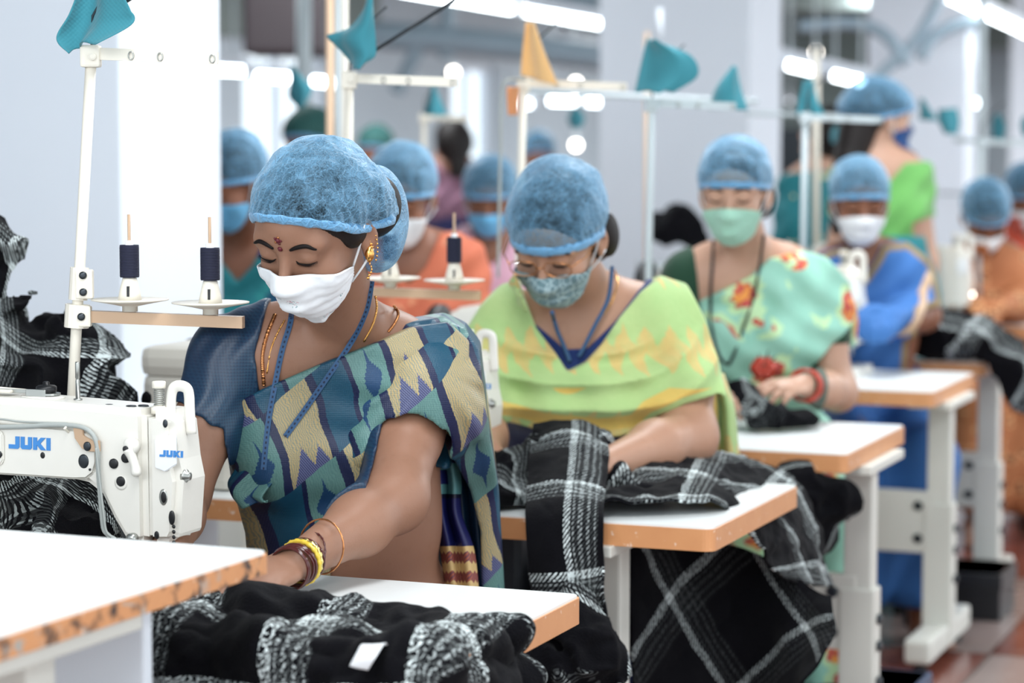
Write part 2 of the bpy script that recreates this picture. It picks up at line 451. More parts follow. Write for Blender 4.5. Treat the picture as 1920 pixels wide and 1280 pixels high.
def capmat(name,see,c1='86bbdd',c2='649dc3',lump=1.0):
    m=Mat(name,.42,.5); x,y,z=m.coords('puv'); wob=(m.noise(26,4)-.5)*.045
    n=m.noise(46,4); cell=m.voro(95,m.vecof((x+y*.5)*.75+wob,(y-x*.5)*1.0+wob,z*.85),'DISTANCE_TO_EDGE'); fine=m.noise(520,2)
    m.set('Base Color',m.mix((n*.7+fine*.4).cl(),c1,c2)); m.set('Sheen Weight',.25)
    ridge=(1-(cell*7).cl())
    m.bump(ridge*.55+n*2.2+fine*.35,.0020*lump,.85)
    nt=m.nt; tr=nt.nodes.new('ShaderNodeBsdfTransparent'); mx=nt.nodes.new('ShaderNodeMixShader'); out=nt.nodes['Material Output']
    lw=nt.nodes.new('ShaderNodeLayerWeight'); lw.inputs[0].default_value=.42; fc=E(m,lw.outputs['Facing'])
    a=(ridge*.16+(fine-.5)*.7+(1-see)+fc*.75+(n-.5)*.6).cl()
    nt.links.new(a.k,mx.inputs[0]); nt.links.new(tr.outputs[0],mx.inputs[1]); nt.links.new(m.bs.outputs[0],mx.inputs[2]); nt.links.new(mx.outputs[0],out.inputs[0])
    tr.inputs[0].default_value=(.70,.88,1,1)
    return m.mat
M['cap']=capmat('blue_net_cap',.84)
M['cap_thick']=capmat('blue_net_cap_dense',.15)
M['cap_hem']=capmat('blue_cap_hem',.22,'74acd4','5f9cc8')
def ikat():
    m=Mat('ikat_silk',.42,.4); x,y,z=m.coords('puv')
    wob=(m.noise(14,2)-.5)*.012; st=m.noise(160,2); 
    yd=y*-1
    a=x-yd*.34+wob; b=yd*.75+x*.66+wob
    row=(b/.118).fl(); t=(b/.118).fr(); a=a+((b/.0075).fl()*12.9).sin()*.0035
    A=(a+row*.12); ph=(A/.215).fr()*.215
    q=((t*26).fl()/26)                                           # stepped
    khaki=ph.band(.0,.075); teal=ph.band(.088,.135); sage=ph.band(.143,.200)
    # stepped edge between bands and the sage diamonds
    dz=((ph-.171).abs()/.018)+((q-.52).abs()/.24); dia=dz.lt(1)*sage; core=((ph-.171).abs()/.006+((q-.52).abs()/.40)).lt(1)*sage
    pk=(((ph-.028).abs()/.020)*.32+.60).lt(q)*ph.band(0,.075); pk2=(((ph-.058).abs()/.016)*.3+.72).lt(q)*khaki; peak=pk.max(pk2)*khaki
    wav=((a*1500+ (m.noise(45,3)-.5)*26).sin()*.5+.5)
    kh=m.mix(wav.gt(.62)*.62,'a8956a','617672'); pur=m.mix(((x+y)*1400).sin().gt(0),'34385c','5c6285')
    kh=m.mix(peak,kh,pur)
    sg=m.mix(wav*.35+st*.3,'5f8580','3c6564'); sg=m.mix((dia.max(core)),sg,'1b3f63')
    tl=m.mix(m.noise(30,3),'123f58','1a4d63')
    c=m.mix(khaki,'131d40',kh); c=m.mix(teal,c,tl); c=m.mix(sage,c,sg)
    m.set('Base Color',c); m.set('Sheen Weight',0); h=(x*2200).sin()*.5+(y*2200).sin()*.5+st*2; m.bump(h,.0003,.5); return m.mat
M['ikat']=ikat()
def ikat_border():
    m=Mat('ikat_silk_border',.45,.4); x,y,z=m.coords('puv'); n=m.noise(60,2); t=(y/.23).fr(); q=((x*200).fl()/200)
    zig=((x/.014).fr()-.5).abs()*.05
    c=m.mix((t+zig).band(.0,.34),'151a52','c9ab74'); c=m.mix(((t+zig).band(.06,.13)).max((t+zig).band(.2,.27)),c,m.mix(((x+y)*900).sin().gt(0),'9a5340','6b3e46'))
    c=m.mix(t.band(.40,.62),c,m.mix(n,'5d9192','3f7076')); c=m.mix((t.band(.45,.55)*x.band(.02,.06)),c,'141a58'); c=m.mix(t.band(.34,.365).max(t.band(.62,.65)),c,'0b0f2b')
    m.set('Base Color',c); m.bump(n,.0005,.4); return m.mat
M['ikat_border']=ikat_border()
def blouse():
    m=Mat('teal_brocade',.45,.5); x,y,z=m.coords('puv'); p=((x+y)*620).sin()*((x-y)*620).sin(); n=m.noise(9,3)
    c=m.mix((n*1.5-.25).cl(),'101f3e','17425a'); c=m.mix(p.gt(.15)*.55,c,'0c1b3a'); m.set('Base Color',c); m.bump(p,.0002,.4); m.set('Sheen Weight',0); return m.mat
M['blouse']=blouse()
def tiedye():
    m=Mat('green_tie_dye_cotton',.8,.2); x,y,z=m.coords('puv'); n=m.noise(7,3); n2=m.noise(30,4,m.vecof(x*2.2,y*.8,0)); n3=m.noise(90,2)
    zz=((x/.045).fr()-.5).abs()*.09+(n2-.5)*.05; band=((y+zz)/.16).fr()
    c=m.mix((n*1.3-.15).cl(),'9dc07f','b9ca8c'); c=m.mix(band.band(.3,.62)*(n2*1.7).cl()*.8,c,'dcb070'); c=m.mix(z.lt(.040)*z.gt(.014)*y.lt(.942),c,'dfb761'); c=m.mix(n3*.25,c,'7fb46a')
    m.set('Base Color',c); m.set('Sheen Weight',.2); m.bump(n3+m.noise(14,3),.002,.4); return m.mat
M['tiedye']=tiedye()
def floral(name,base1,base2,fl,sc,thr=.2,bord=None,seed=0.0):
    m=Mat(name,.7,.3); x,y,z=m.coords('puv'); v=m.vecof(x+seed,y+seed*.7,0); d=m.voro(sc,v); col=m.voro(sc,v,'F1','Color'); n=m.noise(5,2,v); n2=m.noise(sc*5,3,v); dd=d+(n2-.5)*.35
    on=(n.gt(.47)); c=m.mix(m.noise(18,3,v),base1,base2)
    c=m.mix(dd.lt(thr*1.45)*on,c,fl[2]); c=m.mix(dd.lt(thr)*on,c,m.mix(n2.gt(.5),fl[0],fl[1]))
    if bord: c=m.mix(z.lt(bord[1])*z.gt(.002),c,bord[0])
    m.set('Base Color',c); m.bump(m.noise(60,3,v),.001,.4); return m.mat
M['mint']=floral('mint_floral_silk','a2d2c0','8bc3b0',('c2544e','e89a4d','bfe0b0'),9,.34,None,.31)
M['blue_sari']=floral('blue_sari','3f74b4','3765a4',('8a6a3c','7a86a8','3c78cc'),10,.14,('8f7a52',.02),.2)
M['brown_sari']=floral('brown_orange_sari','b57550','a3653f',('5c3a2c','8a4f30','d9a070'),26,.3)
M['orange_sari']=floral('orange_sari','c46f52','b86047',('75666a','a5523c','cf8b68'),24,.30)
M['teal_sari']=floral('teal_sari','1f6f78','2a7f86',('15506a','23326a','2f8a8c'),8,.25)
M['teal_gold']=floral('teal_gold_cloth','2b8189','1d6c76',('d8c48a','b8b890','2b8189'),26,.3)
M['green_sari']=cloth('bright_green_cotton','70b060','62a254',6)
M['pink_cloth']=cloth('pink_cotton','dba9b8','cfa0b4',9)
M['mauve']=cloth('mauve_cotton','8f6878','7d5a70',9)
M['dark_green']=cloth('dark_green_velvet','14402a','0f3323',9)
M['navy_cloth']=cloth('navy_cotton','17306a','13275a',9)
M['indigo_cloth']=cloth('indigo_skirt','171a4e','101238',9)
M['red_cloth']=cloth('red_orange_cotton','cc5a40','b94c38',9)
M['yellow_trim']=cloth('yellow_trim','e3b758','d9ab4e',9)
M['mask_white']=None
def maskmat(name,c1,c2,fl=None,see=0):
    m=Mat(name,.85,.2); x,y,z=m.coords('Object'); n=m.noise(60,3); c=m.mix(n,c1,c2)
    if fl=='floral':
        v=m.voro(27); n2=m.noise(230,3); reg=m.noise(16,1).gt(.5); on=(v+(n2-.5)*.5).lt(.34)*reg; c=m.mix(on*n2.gt(.54)*.8,c,'c08a98'); c=m.mix(on*n2.lt(.44)*.8,c,'5f8a92')
    if fl=='geo':
        v=m.voro(62,None,'DISTANCE_TO_EDGE'); c=m.mix(v.lt(.07),c,'9cb3b8')
    m.set('Base Color',c); m.bump(n+m.noise(22,2)*2.5,.0016,.7); m.set('Sheen Weight',.2); return m.mat
M['mask_white']=maskmat('white_printed_mask','eef0f2','dfe3e8','floral')
M['mask_grey']=maskmat('grey_patterned_mask','6f8a90','5f7a82','geo')
M['mask_mint']=maskmat('mint_mask','9fc9b6','8dbba8')
M['mask_plain']=maskmat('white_mask','e4e6e8','d6dade')
M['mask_blue']=maskmat('light_blue_mask','6fb1d8','5da3cd')
M['mask_navy']=maskmat('navy_mask','1f4c86','1a4074')
def metal(name,c,r=.25):
    m=Mat(name,r,.5,1.0,col=c); return m.mat
M['gold']=metal('gold','e0a860'); M['copper']=metal('copper','c98a5a'); M['gold_pale']=metal('pale_gold','e3cf8a')
M['glass_red']=Mat('dark_red_glass_bangle',.12,.7,col='4a1512').mat
M['red_plastic']=Mat('red_bangle',.25,.6,col='b53a26').mat
M['yellow_bangle']=Mat('yellow_bangle',.25,.6,col='d9b93a').mat
M['bindi']=Mat('maroon_bindi',.4,.5,col='5a1020').mat
M['lash']=Mat('eyelash',.6,.2,col='120b0a').mat
M['eye_white']=Mat('eyeball',.2,.5,col='d8cfc8').mat
def lanyard():
    m=Mat('blue_lanyard',.7); x,y,z=m.coords('puv'); d=((y/.008).fr()-.5).abs().lt(.24)*x.abs().lt(.32); m.set('Base Color',m.mix(d,'2f5278','12203c')); return m.mat
M['lanyard']=lanyard()
def emis(name,c,e):
    m=bpy.data.materials.new(name); m.use_nodes=True; b=m.node_tree.nodes['Principled BSDF']; b.inputs['Emission Color'].default_value=srgb(c); b.inputs['Emission Strength'].default_value=e; b.inputs['Base Color'].default_value=(.9,.9,.9,1); return m
M['tube']=emis('lit_tube','f2fbff',9.0)
M['bulb']=emis('lit_bulb','fff6ea',12.0)
def glass(name,c=(.95,.98,1,1)):
    m=Mat(name,.02,.5); m.set('Base Color',c); m.set('Transmission Weight',1.0); m.set('IOR',1.1); return m.mat
M['glass']=glass('window_glass'); M['lens']=glass('spectacle_lens')
M['peach']=flat('peach_painted_pole','ecc9a8',.5)
M['greypaint']=flat('grey_painted_pole','b9c4c8',.5)
M['blue_plastic']=flat('blue_grey_plastic','34425f',.5)

M['brown_casing']=flat('brown_casing','261d22',.6)

M['truss']=flat('blue_grey_truss','93a6b2',.6)

M['cap_green']=flat('dark_green_cap','1f4f4c',.8)
# ---------------- the room ----------------
RZ=-PSI
def struct(mb,name,mat,smooth=False):
    o=mb.build(name,mat,smooth=smooth); o.rotation_euler=(0,0,RZ); o['kind']='structure'; return o
HT=4.2
b=MB(); b.box((-9.2,-3,-.1),(6,34,0)); struct(b,'floor',M['floor'])
b=MB(); b.box((-9.2,-3,HT),(6,34,HT+.1)); struct(b,'ceiling',M['ceiling'])
# left wall with tall daylight windows
wins=[]; u=9.2
wall=MB(); segs=[(13.0,15.2),(17.0,18.5),(21.2,22.3),(26.5,27.6)]
e=-3.0; WS,WT=.5,2.15
for (a_,c_) in segs:
    wall.box((-9.2,e,0),(-9.0,a_,HT)); wall.box((-9.2,a_,0),(-9.0,c_,WS)); wall.box((-9.2,a_,WT),(-9.0,c_,HT)); e=c_
wall.box((-9.2,e,0),(-9.0,34,HT)); struct(wall,'wall_left',M['wall'])
b=MB(); b.box((-9.2,34,0),(6,34.2,HT)); struct(b,'wall_far',M['wall'])
for i,(a_,c_) in enumerate(segs):
    wn=bpy.data.objects.new('window_%d'%(i+1),None); COL.objects.link(wn); wn['kind']='structure'; wn.rotation_euler=(0,0,RZ)
    fr=MB(); t=.06
    fr.box((-9.16,a_,WS),(-9.06,c_,WS+t)); fr.box((-9.16,a_,WT-t),(-9.06,c_,WT)); fr.box((-9.16,a_,WS),(-9.06,a_+t,WT)); fr.box((-9.16,c_-t,WS),(-9.06,c_,WT))
    k=max(2,round((c_-a_)/.7))
    for j in range(1,k): y=a_+(c_-a_)*j/k; fr.box((-9.15,y-.025,WS+.06),(-9.07,y+.025,WT-.06))
    fr.build('window_frame',M['white_paint'],wn,True)
    for j in range(k):
        g=MB(); y0=a_+(c_-a_)*j/k+.025; y1=a_+(c_-a_)*(j+1)/k-.025; g.box((-9.115,y0,WS+.05),(-9.108,y1,WT-.05)); g.build('pane',M['glass'],wn,True)
b=MB(); b.box((-9.0,13,2.22),(-8.93,19.4,4.15)); struct(b,'trim_1',M['grey_wall'])
# square white pillars
def pillar(u0,w_=.66,d=.47,name='pillar'):
    p=MB(); p.box((-2.8-w_,u0,0),(-2.8,u0+d,HT),.006); o=struct(p,name,M['pillar']); s=MB()
    s.box((-2.8-w_-.012,u0-.012,0),(-2.8+.012,u0+d+.012,.12),.004); s.build('baseboard_pillar',M['greypaint'],o,True); return o
pillar(4.70); pillar(9.75,.66,.5); pillar(14.4,.60,.3); pillar(19.6); pillar(24.6)
# dull steel ducts, beams and the arched brackets under the ceiling
b=MB(); b.box((-9,24.0,2.75),(6,24.5,3.3)); b.box((-9,30.0,2.55),(6,30.6,3.3)); struct(b,'ceiling_beam',M['grey_wall'])
# dull grey partition and dark storage racks far behind on the left, seen over the heads
# ---------------- fluorescent tubes ----------------
def tube_light(px0,py0,px1,py1,z,label,length=None,n=1,Y=None):
    """a lit tube whose near end shows at (px0,py0) and far end at (px1,py1), hung at height z"""
    def at(px,py):
        if Y: return D(px,py,Y)
        a=D(px,py,1.0); t=(z-CAMZ)/(a[2]-CAMZ); return np.array([a[0]*t,t,z])
    A=at(px0,py0); B=at(px1,py1); L=B-A
    for i in range(n):
        a=A+L*(i/n)+L/n*.03; c=A+L*((i+1)/n)-L/n*.03; m_=(a+c)/2
        t=thing('tube_light',label[i] if isinstance(label,list) else label,'light',m_,0,'lit fluorescent tubes hung in rows')
        d=(c-a)/np.linalg.norm(c-a)
        g=MB(); g.tube([a+d*.02,c-d*.02],.020,10); g.build('lamp_tube',M['tube'],t,smooth=True)
        [MB().tube(q_,.024,10).build('end_socket',M['white_paint'],t) for q_ in ([a-d*.01,a+d*.03],[c-d*.03,c+d*.01])]
        h=MB(); hx=np.array([0,0,.05]); g2=MB(); up=np.array([0,0,1.0]); s=np.cross(d,up); s/=np.linalg.norm(s)
        V=[]; 
        for q in (a-d*.01,c+d*.01):
            for (ss,zz) in ((-.035,.022),(.035,.022),(.03,.075),(-.03,.075)): V.append(q+s*ss+up*zz)
        h.add(V,[(0,1,2,3),(7,6,5,4),(0,4,5,1),(1,5,6,2),(2,6,7,3),(3,7,4,0)]); h.build('batten',M['white_paint'],t)
        for f in (.2,.8): q=a+(c-a)*f; MB().tube([q+up*.07,np.array([q[0],q[1],HT])],.006,6).build('hanger',M['greypaint'],t)
tube_light(700,-26,1162,52,2.10,['fluorescent tube over the left aisle, left one of the pair at the top','bright fluorescent tube ending at the middle white pillar'],n=2)
tube_light(1760,-14,1990,92,2.10,'long bright fluorescent tube crossing the top right corner')
tube_light(1462,118,1632,158,0,['short fluorescent tube just right of the middle pillar','fluorescent tube above the standing woman in green'],n=2,Y=12)
tube_light(1020,189,1160,193,0,['fluorescent tube behind the small round teal flag, left half','fluorescent tube beside the middle pillar, right half'],n=2,Y=17)
tube_light(330,128,470,134,0,'fluorescent tube just right of the white corner pillar',Y=14)
tube_light(470,142,560,148,0,'fluorescent tube in front of the bright left windows',Y=14.5)
tube_light(575,150,640,158,0,'short fluorescent tube behind the hanging teal rag',Y=15)
tube_light(968,195,1003,195,0,'small far tube behind the orange tag',Y=20)
tube_light(1820,192,1848,196,0,'tiny far tube at the right pillar edge',Y=22)
tube_light(1478,182,1484,195,0,'far lamp right of the middle pillar',Y=22)
for i,(px,py,Y,lab) in enumerate(((1080,155,16,'small round lamp glowing high above the teal flags'),(1080,272,18,'small round lamp glowing above the second woman'),(1228,18,15,'bright lamp at the top of the middle pillar'),(1530,98,15,'lamp at the head of the thread stand pole'),(850,135,17,'lamp beside the far bright window'),(1818,552,8.4,'bright reflector lamp on the far right machine'),(1295,480,9,'lamp reflector by the black garments'))):
    P_=D(px,py,Y); r=.014*Y/8
    t=thing('lamp_bulb',lab,'light',P_,0,'small glowing lamps')
    g=MB(); g.lathe([(0.001,-r),(r*.7,-r*.75),(r,0),(r*.7,r*.75),(0.001,r)],P_,12); g.build('bulb',M['bulb'],t,smooth=True)
    g=MB(); g.lathe([(r*.6,r*.7),(r*.6,r*2.2),(r*.2,r*2.6)],P_,10); g.tube([P_+[0,0,r*2.4],[P_[0],P_[1],HT] if py<400 else P_+[0,.04,-.25]],.004,6); g.build('lamp_holder',M['greypaint'],t)

# ---------------- work tables ----------------
def rrect(x0,y0,x1,y1,r,n=5):
    P=[]
    for (cx,cy,a0) in ((x1-r,y0+r,-90),(x1-r,y1-r,0),(x0+r,y1-r,90),(x0+r,y0+r,180)):
        for k in range(n+1): a=math.radians(a0+90*k/n); P.append((cx+r*math.cos(a),cy+r*math.sin(a)))
    return P
ZT=.76
def table(Xr,Yr,label,L=1.2,W=.56,inset=.05,z=ZT,thick=.040,worn=False,group='orange edged sewing tables in the row',rz=RZ,stand=True,midleg=-.28,name='sewing_table'):
    "origin on the floor under the far right corner"
    t=thing(name,label,'table',(Xr,Yr,0),rz,group)
    g=MB(); P=rrect(-L,-W,0,0,.018); g.prism([(x*1.0,y) for x,y in rrect(-L+.002,-W+.002,-.002,-.002,.017)],z-thick,z,0,0,axis=2)
    g.build('tabletop',M['laminate'],t,True)
    o_=rrect(-L-.001,-W-.001,.001,.001,.019); i_=rrect(-L+.003,-W+.003,-.003,-.003,.016); n=len(o_); V=[];F=[]
    for pl,zz in ((o_,z-thick-.001),(o_,z-.0035),(i_,z-.0035),(i_,z-thick-.001)):
        V+= [(x,y,zz) for x,y in pl]
    for k in range(n):
        q=(k+1)%n
        for a in range(4): c=(a+1)%4; F.append((a*n+k,a*n+q,c*n+q,c*n+k))
    obj('edge_band',V,F,M['edge_worn' if worn else 'edge'],t,True,smooth=False)
    if stand:
        for x in (-inset-.035,-L+.12):
            g=MB(); y=midleg; g.box((x-.032,y-.028,.40),(x+.032,y+.028,z-thick-.012),.006); g.box((x-.06,y-.16,z-thick-.02),(x+.06,y+.16,z-thick),.003); g.box((x-.04,y-.034,.04),(x+.040,y+.034,.43),.006); g.build('leg',M['steel_white'],t,True)
            g=MB(); g.box((x-.035,-W+.0,.035),(x+.035,-.0,.10),.012)
            g.build('foot_rail',M['steel_white'],t,True)
            for yy in (-W+.05,-.05): MB().lathe([(.02,0),(.02,.02),(.008,.022),(.008,.036)],(x,yy,0),12).build('levelling_foot',M['black'],t,True)
            for zz in (.22,.30,.36): MB().lathe([(.010,0),(.012,.002),(.012,.008),(.006,.011)],(x+(.040 if x>-.5 else -.051),midleg,zz),10,ax='x').build('bolt',M['darksteel'],t,True)
            for zz in (.33,.42): MB().lathe([(.012,0),(.014,.002),(.010,.008)],(x-.055 if x>-.5 else x+.06,midleg-.030,zz),10,ax='y').build('bolt',M['darksteel'],t,True)
        g=MB(); g.box((-L+.12,midleg-.03,.29),(-inset-.035,midleg-.0,.46),.006); g.build('crossbar',M['steel_white'],t,True)
        g=MB(); g.box((-L*.62,midleg-.10,.10),(-L*.62+.34,midleg+.16,.13),.01); g.tube([(-L*.62+.17,midleg,.12),(-L*.62+.17,midleg,.30)],.01,8); g.build('treadle',M['black'],t,True)
        g=MB(); g.box((-.72,-.40,.45),(-.42,-.18,z-thick),.03); g.lathe([(.06,0),(.07,.01),(.07,.06),(.05,.07)],(-.4,-.29,.56),18,ax='x'); g.build('motor_box',M['darksteel'],t,True)
    return t
tabs=[]
T1=table(.101,3.445,'nearest white table with orange edge, plaid cloth heaped on its corner',L=1.25,inset=.22)
T2=table(.545,4.56,'white table with orange edge under the large draped plaid garment',L=1.3,inset=.20,midleg=-.42)
T3=table(.905,5.53,'clear white table with orange edge right of the woman in green',L=1.2,inset=.0)
T4=table(1.305,6.79,'white table with orange edge in front of the woman in blue',L=1.2,inset=.0)
T5=table(1.60,7.62,'far table with orange edge and black plaid heaped on it',L=1.2,inset=.0)
T6=table(2.15,9.0,'farthest table at right before the woman in brown sari',L=1.3,inset=.0)
T7=table(-.50,5.75,'table behind the first woman where the orange-clad woman sews',L=1.2,inset=.0,group='tables of the next row')
T8=table(-.10,7.7,'table where the woman in pink sews',L=1.2,inset=.0,group='tables of the next row')
T9=table(-1.70,6.3,'table of the teal-clad woman behind the pillar',L=.9,inset=.0,group='tables of the next row')
# the blurred worn table in the lower left corner stands a little higher
T0=table(-.300,2.985,'out-of-focus raised white table with chipped orange edge, lower left corner',L=1.1,W=.95,z=.902,thick=.026,worn=True,inset=.03,rz=RZ-.035,group=None,midleg=-.45)
g=MB(); g.box((-1.0,-.25,.1),(-.03,-.23,.874),.004); g.build('modesty_panel',M['white_paint'],T0,True)
# ---------------- people ----------------
def Rx(a): c,s=math.cos(a),math.sin(a); return np.array([[1,0,0],[0,c,-s],[0,s,c]])
def Ry(a): c,s=math.cos(a),math.sin(a); return np.array([[c,0,s],[0,1,0],[-s,0,c]])
def Rz(a): c,s=math.cos(a),math.sin(a); return np.array([[c,-s,0],[s,c,0],[0,0,1]])
def Rpts(a,b):
    "frame whose z runs from a to b"
    z=np.array(b,float)-a; z/=np.linalg.norm(z); x=np.cross([0,1,0],z); x/=np.linalg.norm(x)+1e-9; return np.stack([x,np.cross(z,x),z],1)
def sample(F,P):
    P=np.asarray(P,float); q=(P-F.lo)/F.h; q=np.clip(q,0,F.n-1.001); i=q.astype(int); f=q-i; r=0
    for a in (0,1):
        for b in (0,1):
            for c in (0,1):
                r=r+F.F[i[...,0]+a,i[...,1]+b,i[...,2]+c]*(f[...,0] if a else 1-f[...,0])*(f[...,1] if b else 1-f[...,1])*(f[...,2] if c else 1-f[...,2])
    return r
def snap(F,P,off=0.0,it=8,d=None):
    P=np.array(P,float); e=F.h
    for _ in range(it):
        v=sample(F,P)
        if d is not None: P=P-np.asarray(d)*((v-off)*.8)[...,None]; continue
        g=np.stack([sample(F,P+np.eye(3)[k]*e)-sample(F,P-np.eye(3)[k]*e) for k in range(3)],-1); g/=np.linalg.norm(g,axis=-1)[...,None]+1e-9
        P=P-g*((v-off)*.8)[...,None]
    return P
def poly2(F,pts,Y):
    "signed distance (negative inside) of a closed outline in the X-Z plane, over the grid of F"
    P=np.array([D(x,y,Y)[[0,2]] for x,y in pts]); X,_,Z=F.axes(); X=X.reshape(-1,1); Z=Z.reshape(1,-1)
    return polyd(P,X,Z)[:,None,:]
def polyd(P,X,Z):
    d=np.full(np.broadcast(X,Z).shape,1e9); ins=np.zeros(d.shape,bool); n=len(P)
    for i in range(n):
        a=P[i]; b=P[(i+1)%n]; ex,ez=b-a; wx=X-a[0]; wz=Z-a[1]; t=np.clip((wx*ex+wz*ez)/(ex*ex+ez*ez+1e-12),0,1)
        d=np.minimum(d,(wx-ex*t)**2+(wz-ez*t)**2)
        c=((a[1]<=Z)!=(b[1]<=Z)); 
        with np.errstate(divide='ignore',invalid='ignore'): xi=a[0]+(Z-a[1])*ex/(ez if abs(ez)>1e-9 else 1e-9)
        ins^=c&(X<xi)
    d=np.sqrt(d); return np.where(ins,-d,d).astype(np.float32)
class Head:
    def __init__(s,px,py,Y,yaw,pitch,roll=0,sc=1.0):
        s.c=D(px,py,Y); s.R=Rz(-math.radians(yaw))@Rx(math.radians(pitch))@Ry(math.radians(roll)); s.s=sc
    def w(s,p): return s.c+(s.R@(np.array(p,float).T*s.s)).T if np.ndim(p)==2 else s.c+s.R@(np.array(p,float)*s.s)
    def loc(s,P): return ((np.asarray(P)-s.c)@s.R)/s.s
    def add(s,F,open_eyes=False):
        S=s.s
        def e(c,r,k=.02,op='u',R=None): F.ell(s.w(c),np.array(r)*S,s.R if R is None else s.R@R,k,op)
        def c_(a,b,ra,rb,k=.01,op='u'): F.cap(s.w(a),s.w(b),ra*S,rb*S,k,op)
        e((0,.016,.035),(.076,.096,.084)); e((0,-.022,-.018),(.063,.068,.086)); e((0,-.045,-.072),(.044,.042,.040),.025); e((0,-.028,.042),(.064,.064,.056))
        c_((-.044,-.070,.024),(.044,-.070,.024),.014,.014,.016)
        for q in (-1,1):
            e((q*.040,-.056,-.030),(.024,.024,.028),.02)
            e((q*.033,-.097,.010),(.019,.013,.013),.012,'s')
            e((q*.033,-.0765,.008),(.0165,.0125,.0125),.003)
            if not open_eyes: c_((q*.019,-.0865,.0005),(q*.047,-.0805,.0025),.0022,.0020,.003)
            e((q*.080,.014,-.008),(.009,.019,.031),.006,'u',Rz(-q*.35)@Rx(.15)); e((q*.088,.008,-.006),(.006,.012,.020),.004,'s',Rz(-q*.35))
            e((q*.078,.008,-.034),(.006,.009,.010),.004)
            e((q*.012,-.103,-.036),(.009,.010,.008),.006)
        c_((0,-.082,.018),(0,-.110,-.030),.0065,.0105,.012); e((0,-.111,-.033),(.0105,.009,.009),.006)
        e((0,-.094,-.064),(.023,.009,.006),.006); e((0,-.093,-.074),(.019,.009,.006),.006)
def hand(F,wr,kn,pn,side=1,curl=(.35,.5,.4),S=1.0,spread=.06,thumb=.6,lens=(.070,.080,.074,.058)):
    "wrist point, point of the middle knuckle, palm normal; side=+1: thumb on cross(d,n) side"
    wr=np.array(wr,float); d=np.array(kn,float)-wr; d/=np.linalg.norm(d); n=np.array(pn,float); n=n-d*(n@d); n/=np.linalg.norm(n); t=np.cross(d,n)*side
    R=np.stack([t,n,d],1); k=.010*S
    F.ell(wr+d*.048*S,(.037*S,.0155*S,.05*S),R,.018*S)
    for i,(o,ln) in enumerate(zip((.030,.0105,-.010,-.029),lens)):
        p=wr+d*(.080-.006*abs(i-1))*S+t*o*S; a=0; dd=d+t*(o/.03)*spread; dd/=np.linalg.norm(dd); r=.0092*S*(1 if i<3 else .88)
        for j,fr in enumerate((.46,.30,.24)):
            a+=curl[j]*(1+.12*i); v=dd*math.cos(a)+n*math.sin(a); q=p+v*ln*fr*S; F.cap(p,q,r,r*.9,.004*S); p=q; r*=.9
    p=wr+d*.018*S+t*.026*S+n*.004*S
    for j,(ln,an) in enumerate(((.040,thumb),(.032,thumb*.75),(.024,thumb*.45))):
        v=d*math.cos(an)+t*math.sin(an)+n*.28; v/=np.linalg.norm(v); q=p+v*ln*S; F.cap(p,q,(.0125-.0016*j)*S,(.0112-.0016*j)*S,.008*S if j==0 else .004*S); p=q
def fmesh(name,F,mat,parent,puv=None,relaxn=1,prunefn=None,label=None):
    V,Q=F.mesh()
    if relaxn: V=relax(V,Q,relaxn,.4)
    if prunefn is not None: V,Q,_=prune(V,Q,prunefn(V))
    return obj(name,V,Q,mat,parent,puv=puv(V) if puv else V,label=label)
def puvfn(H,polyP,sx=1.0,ky=.55,rot=0):
    def f(V):
        x=V[:,0]+ky*V[:,1]; z=V[:,2]
        d=-polyd(polyP,V[:,0],V[:,2]) if polyP is not None else np.full(len(V),1.0)
        return np.stack([x*sx,z,d],1)
    return f
def P2(pts,Y): return np.array([D(x,y,Y)[[0,2]] for x,y in pts])
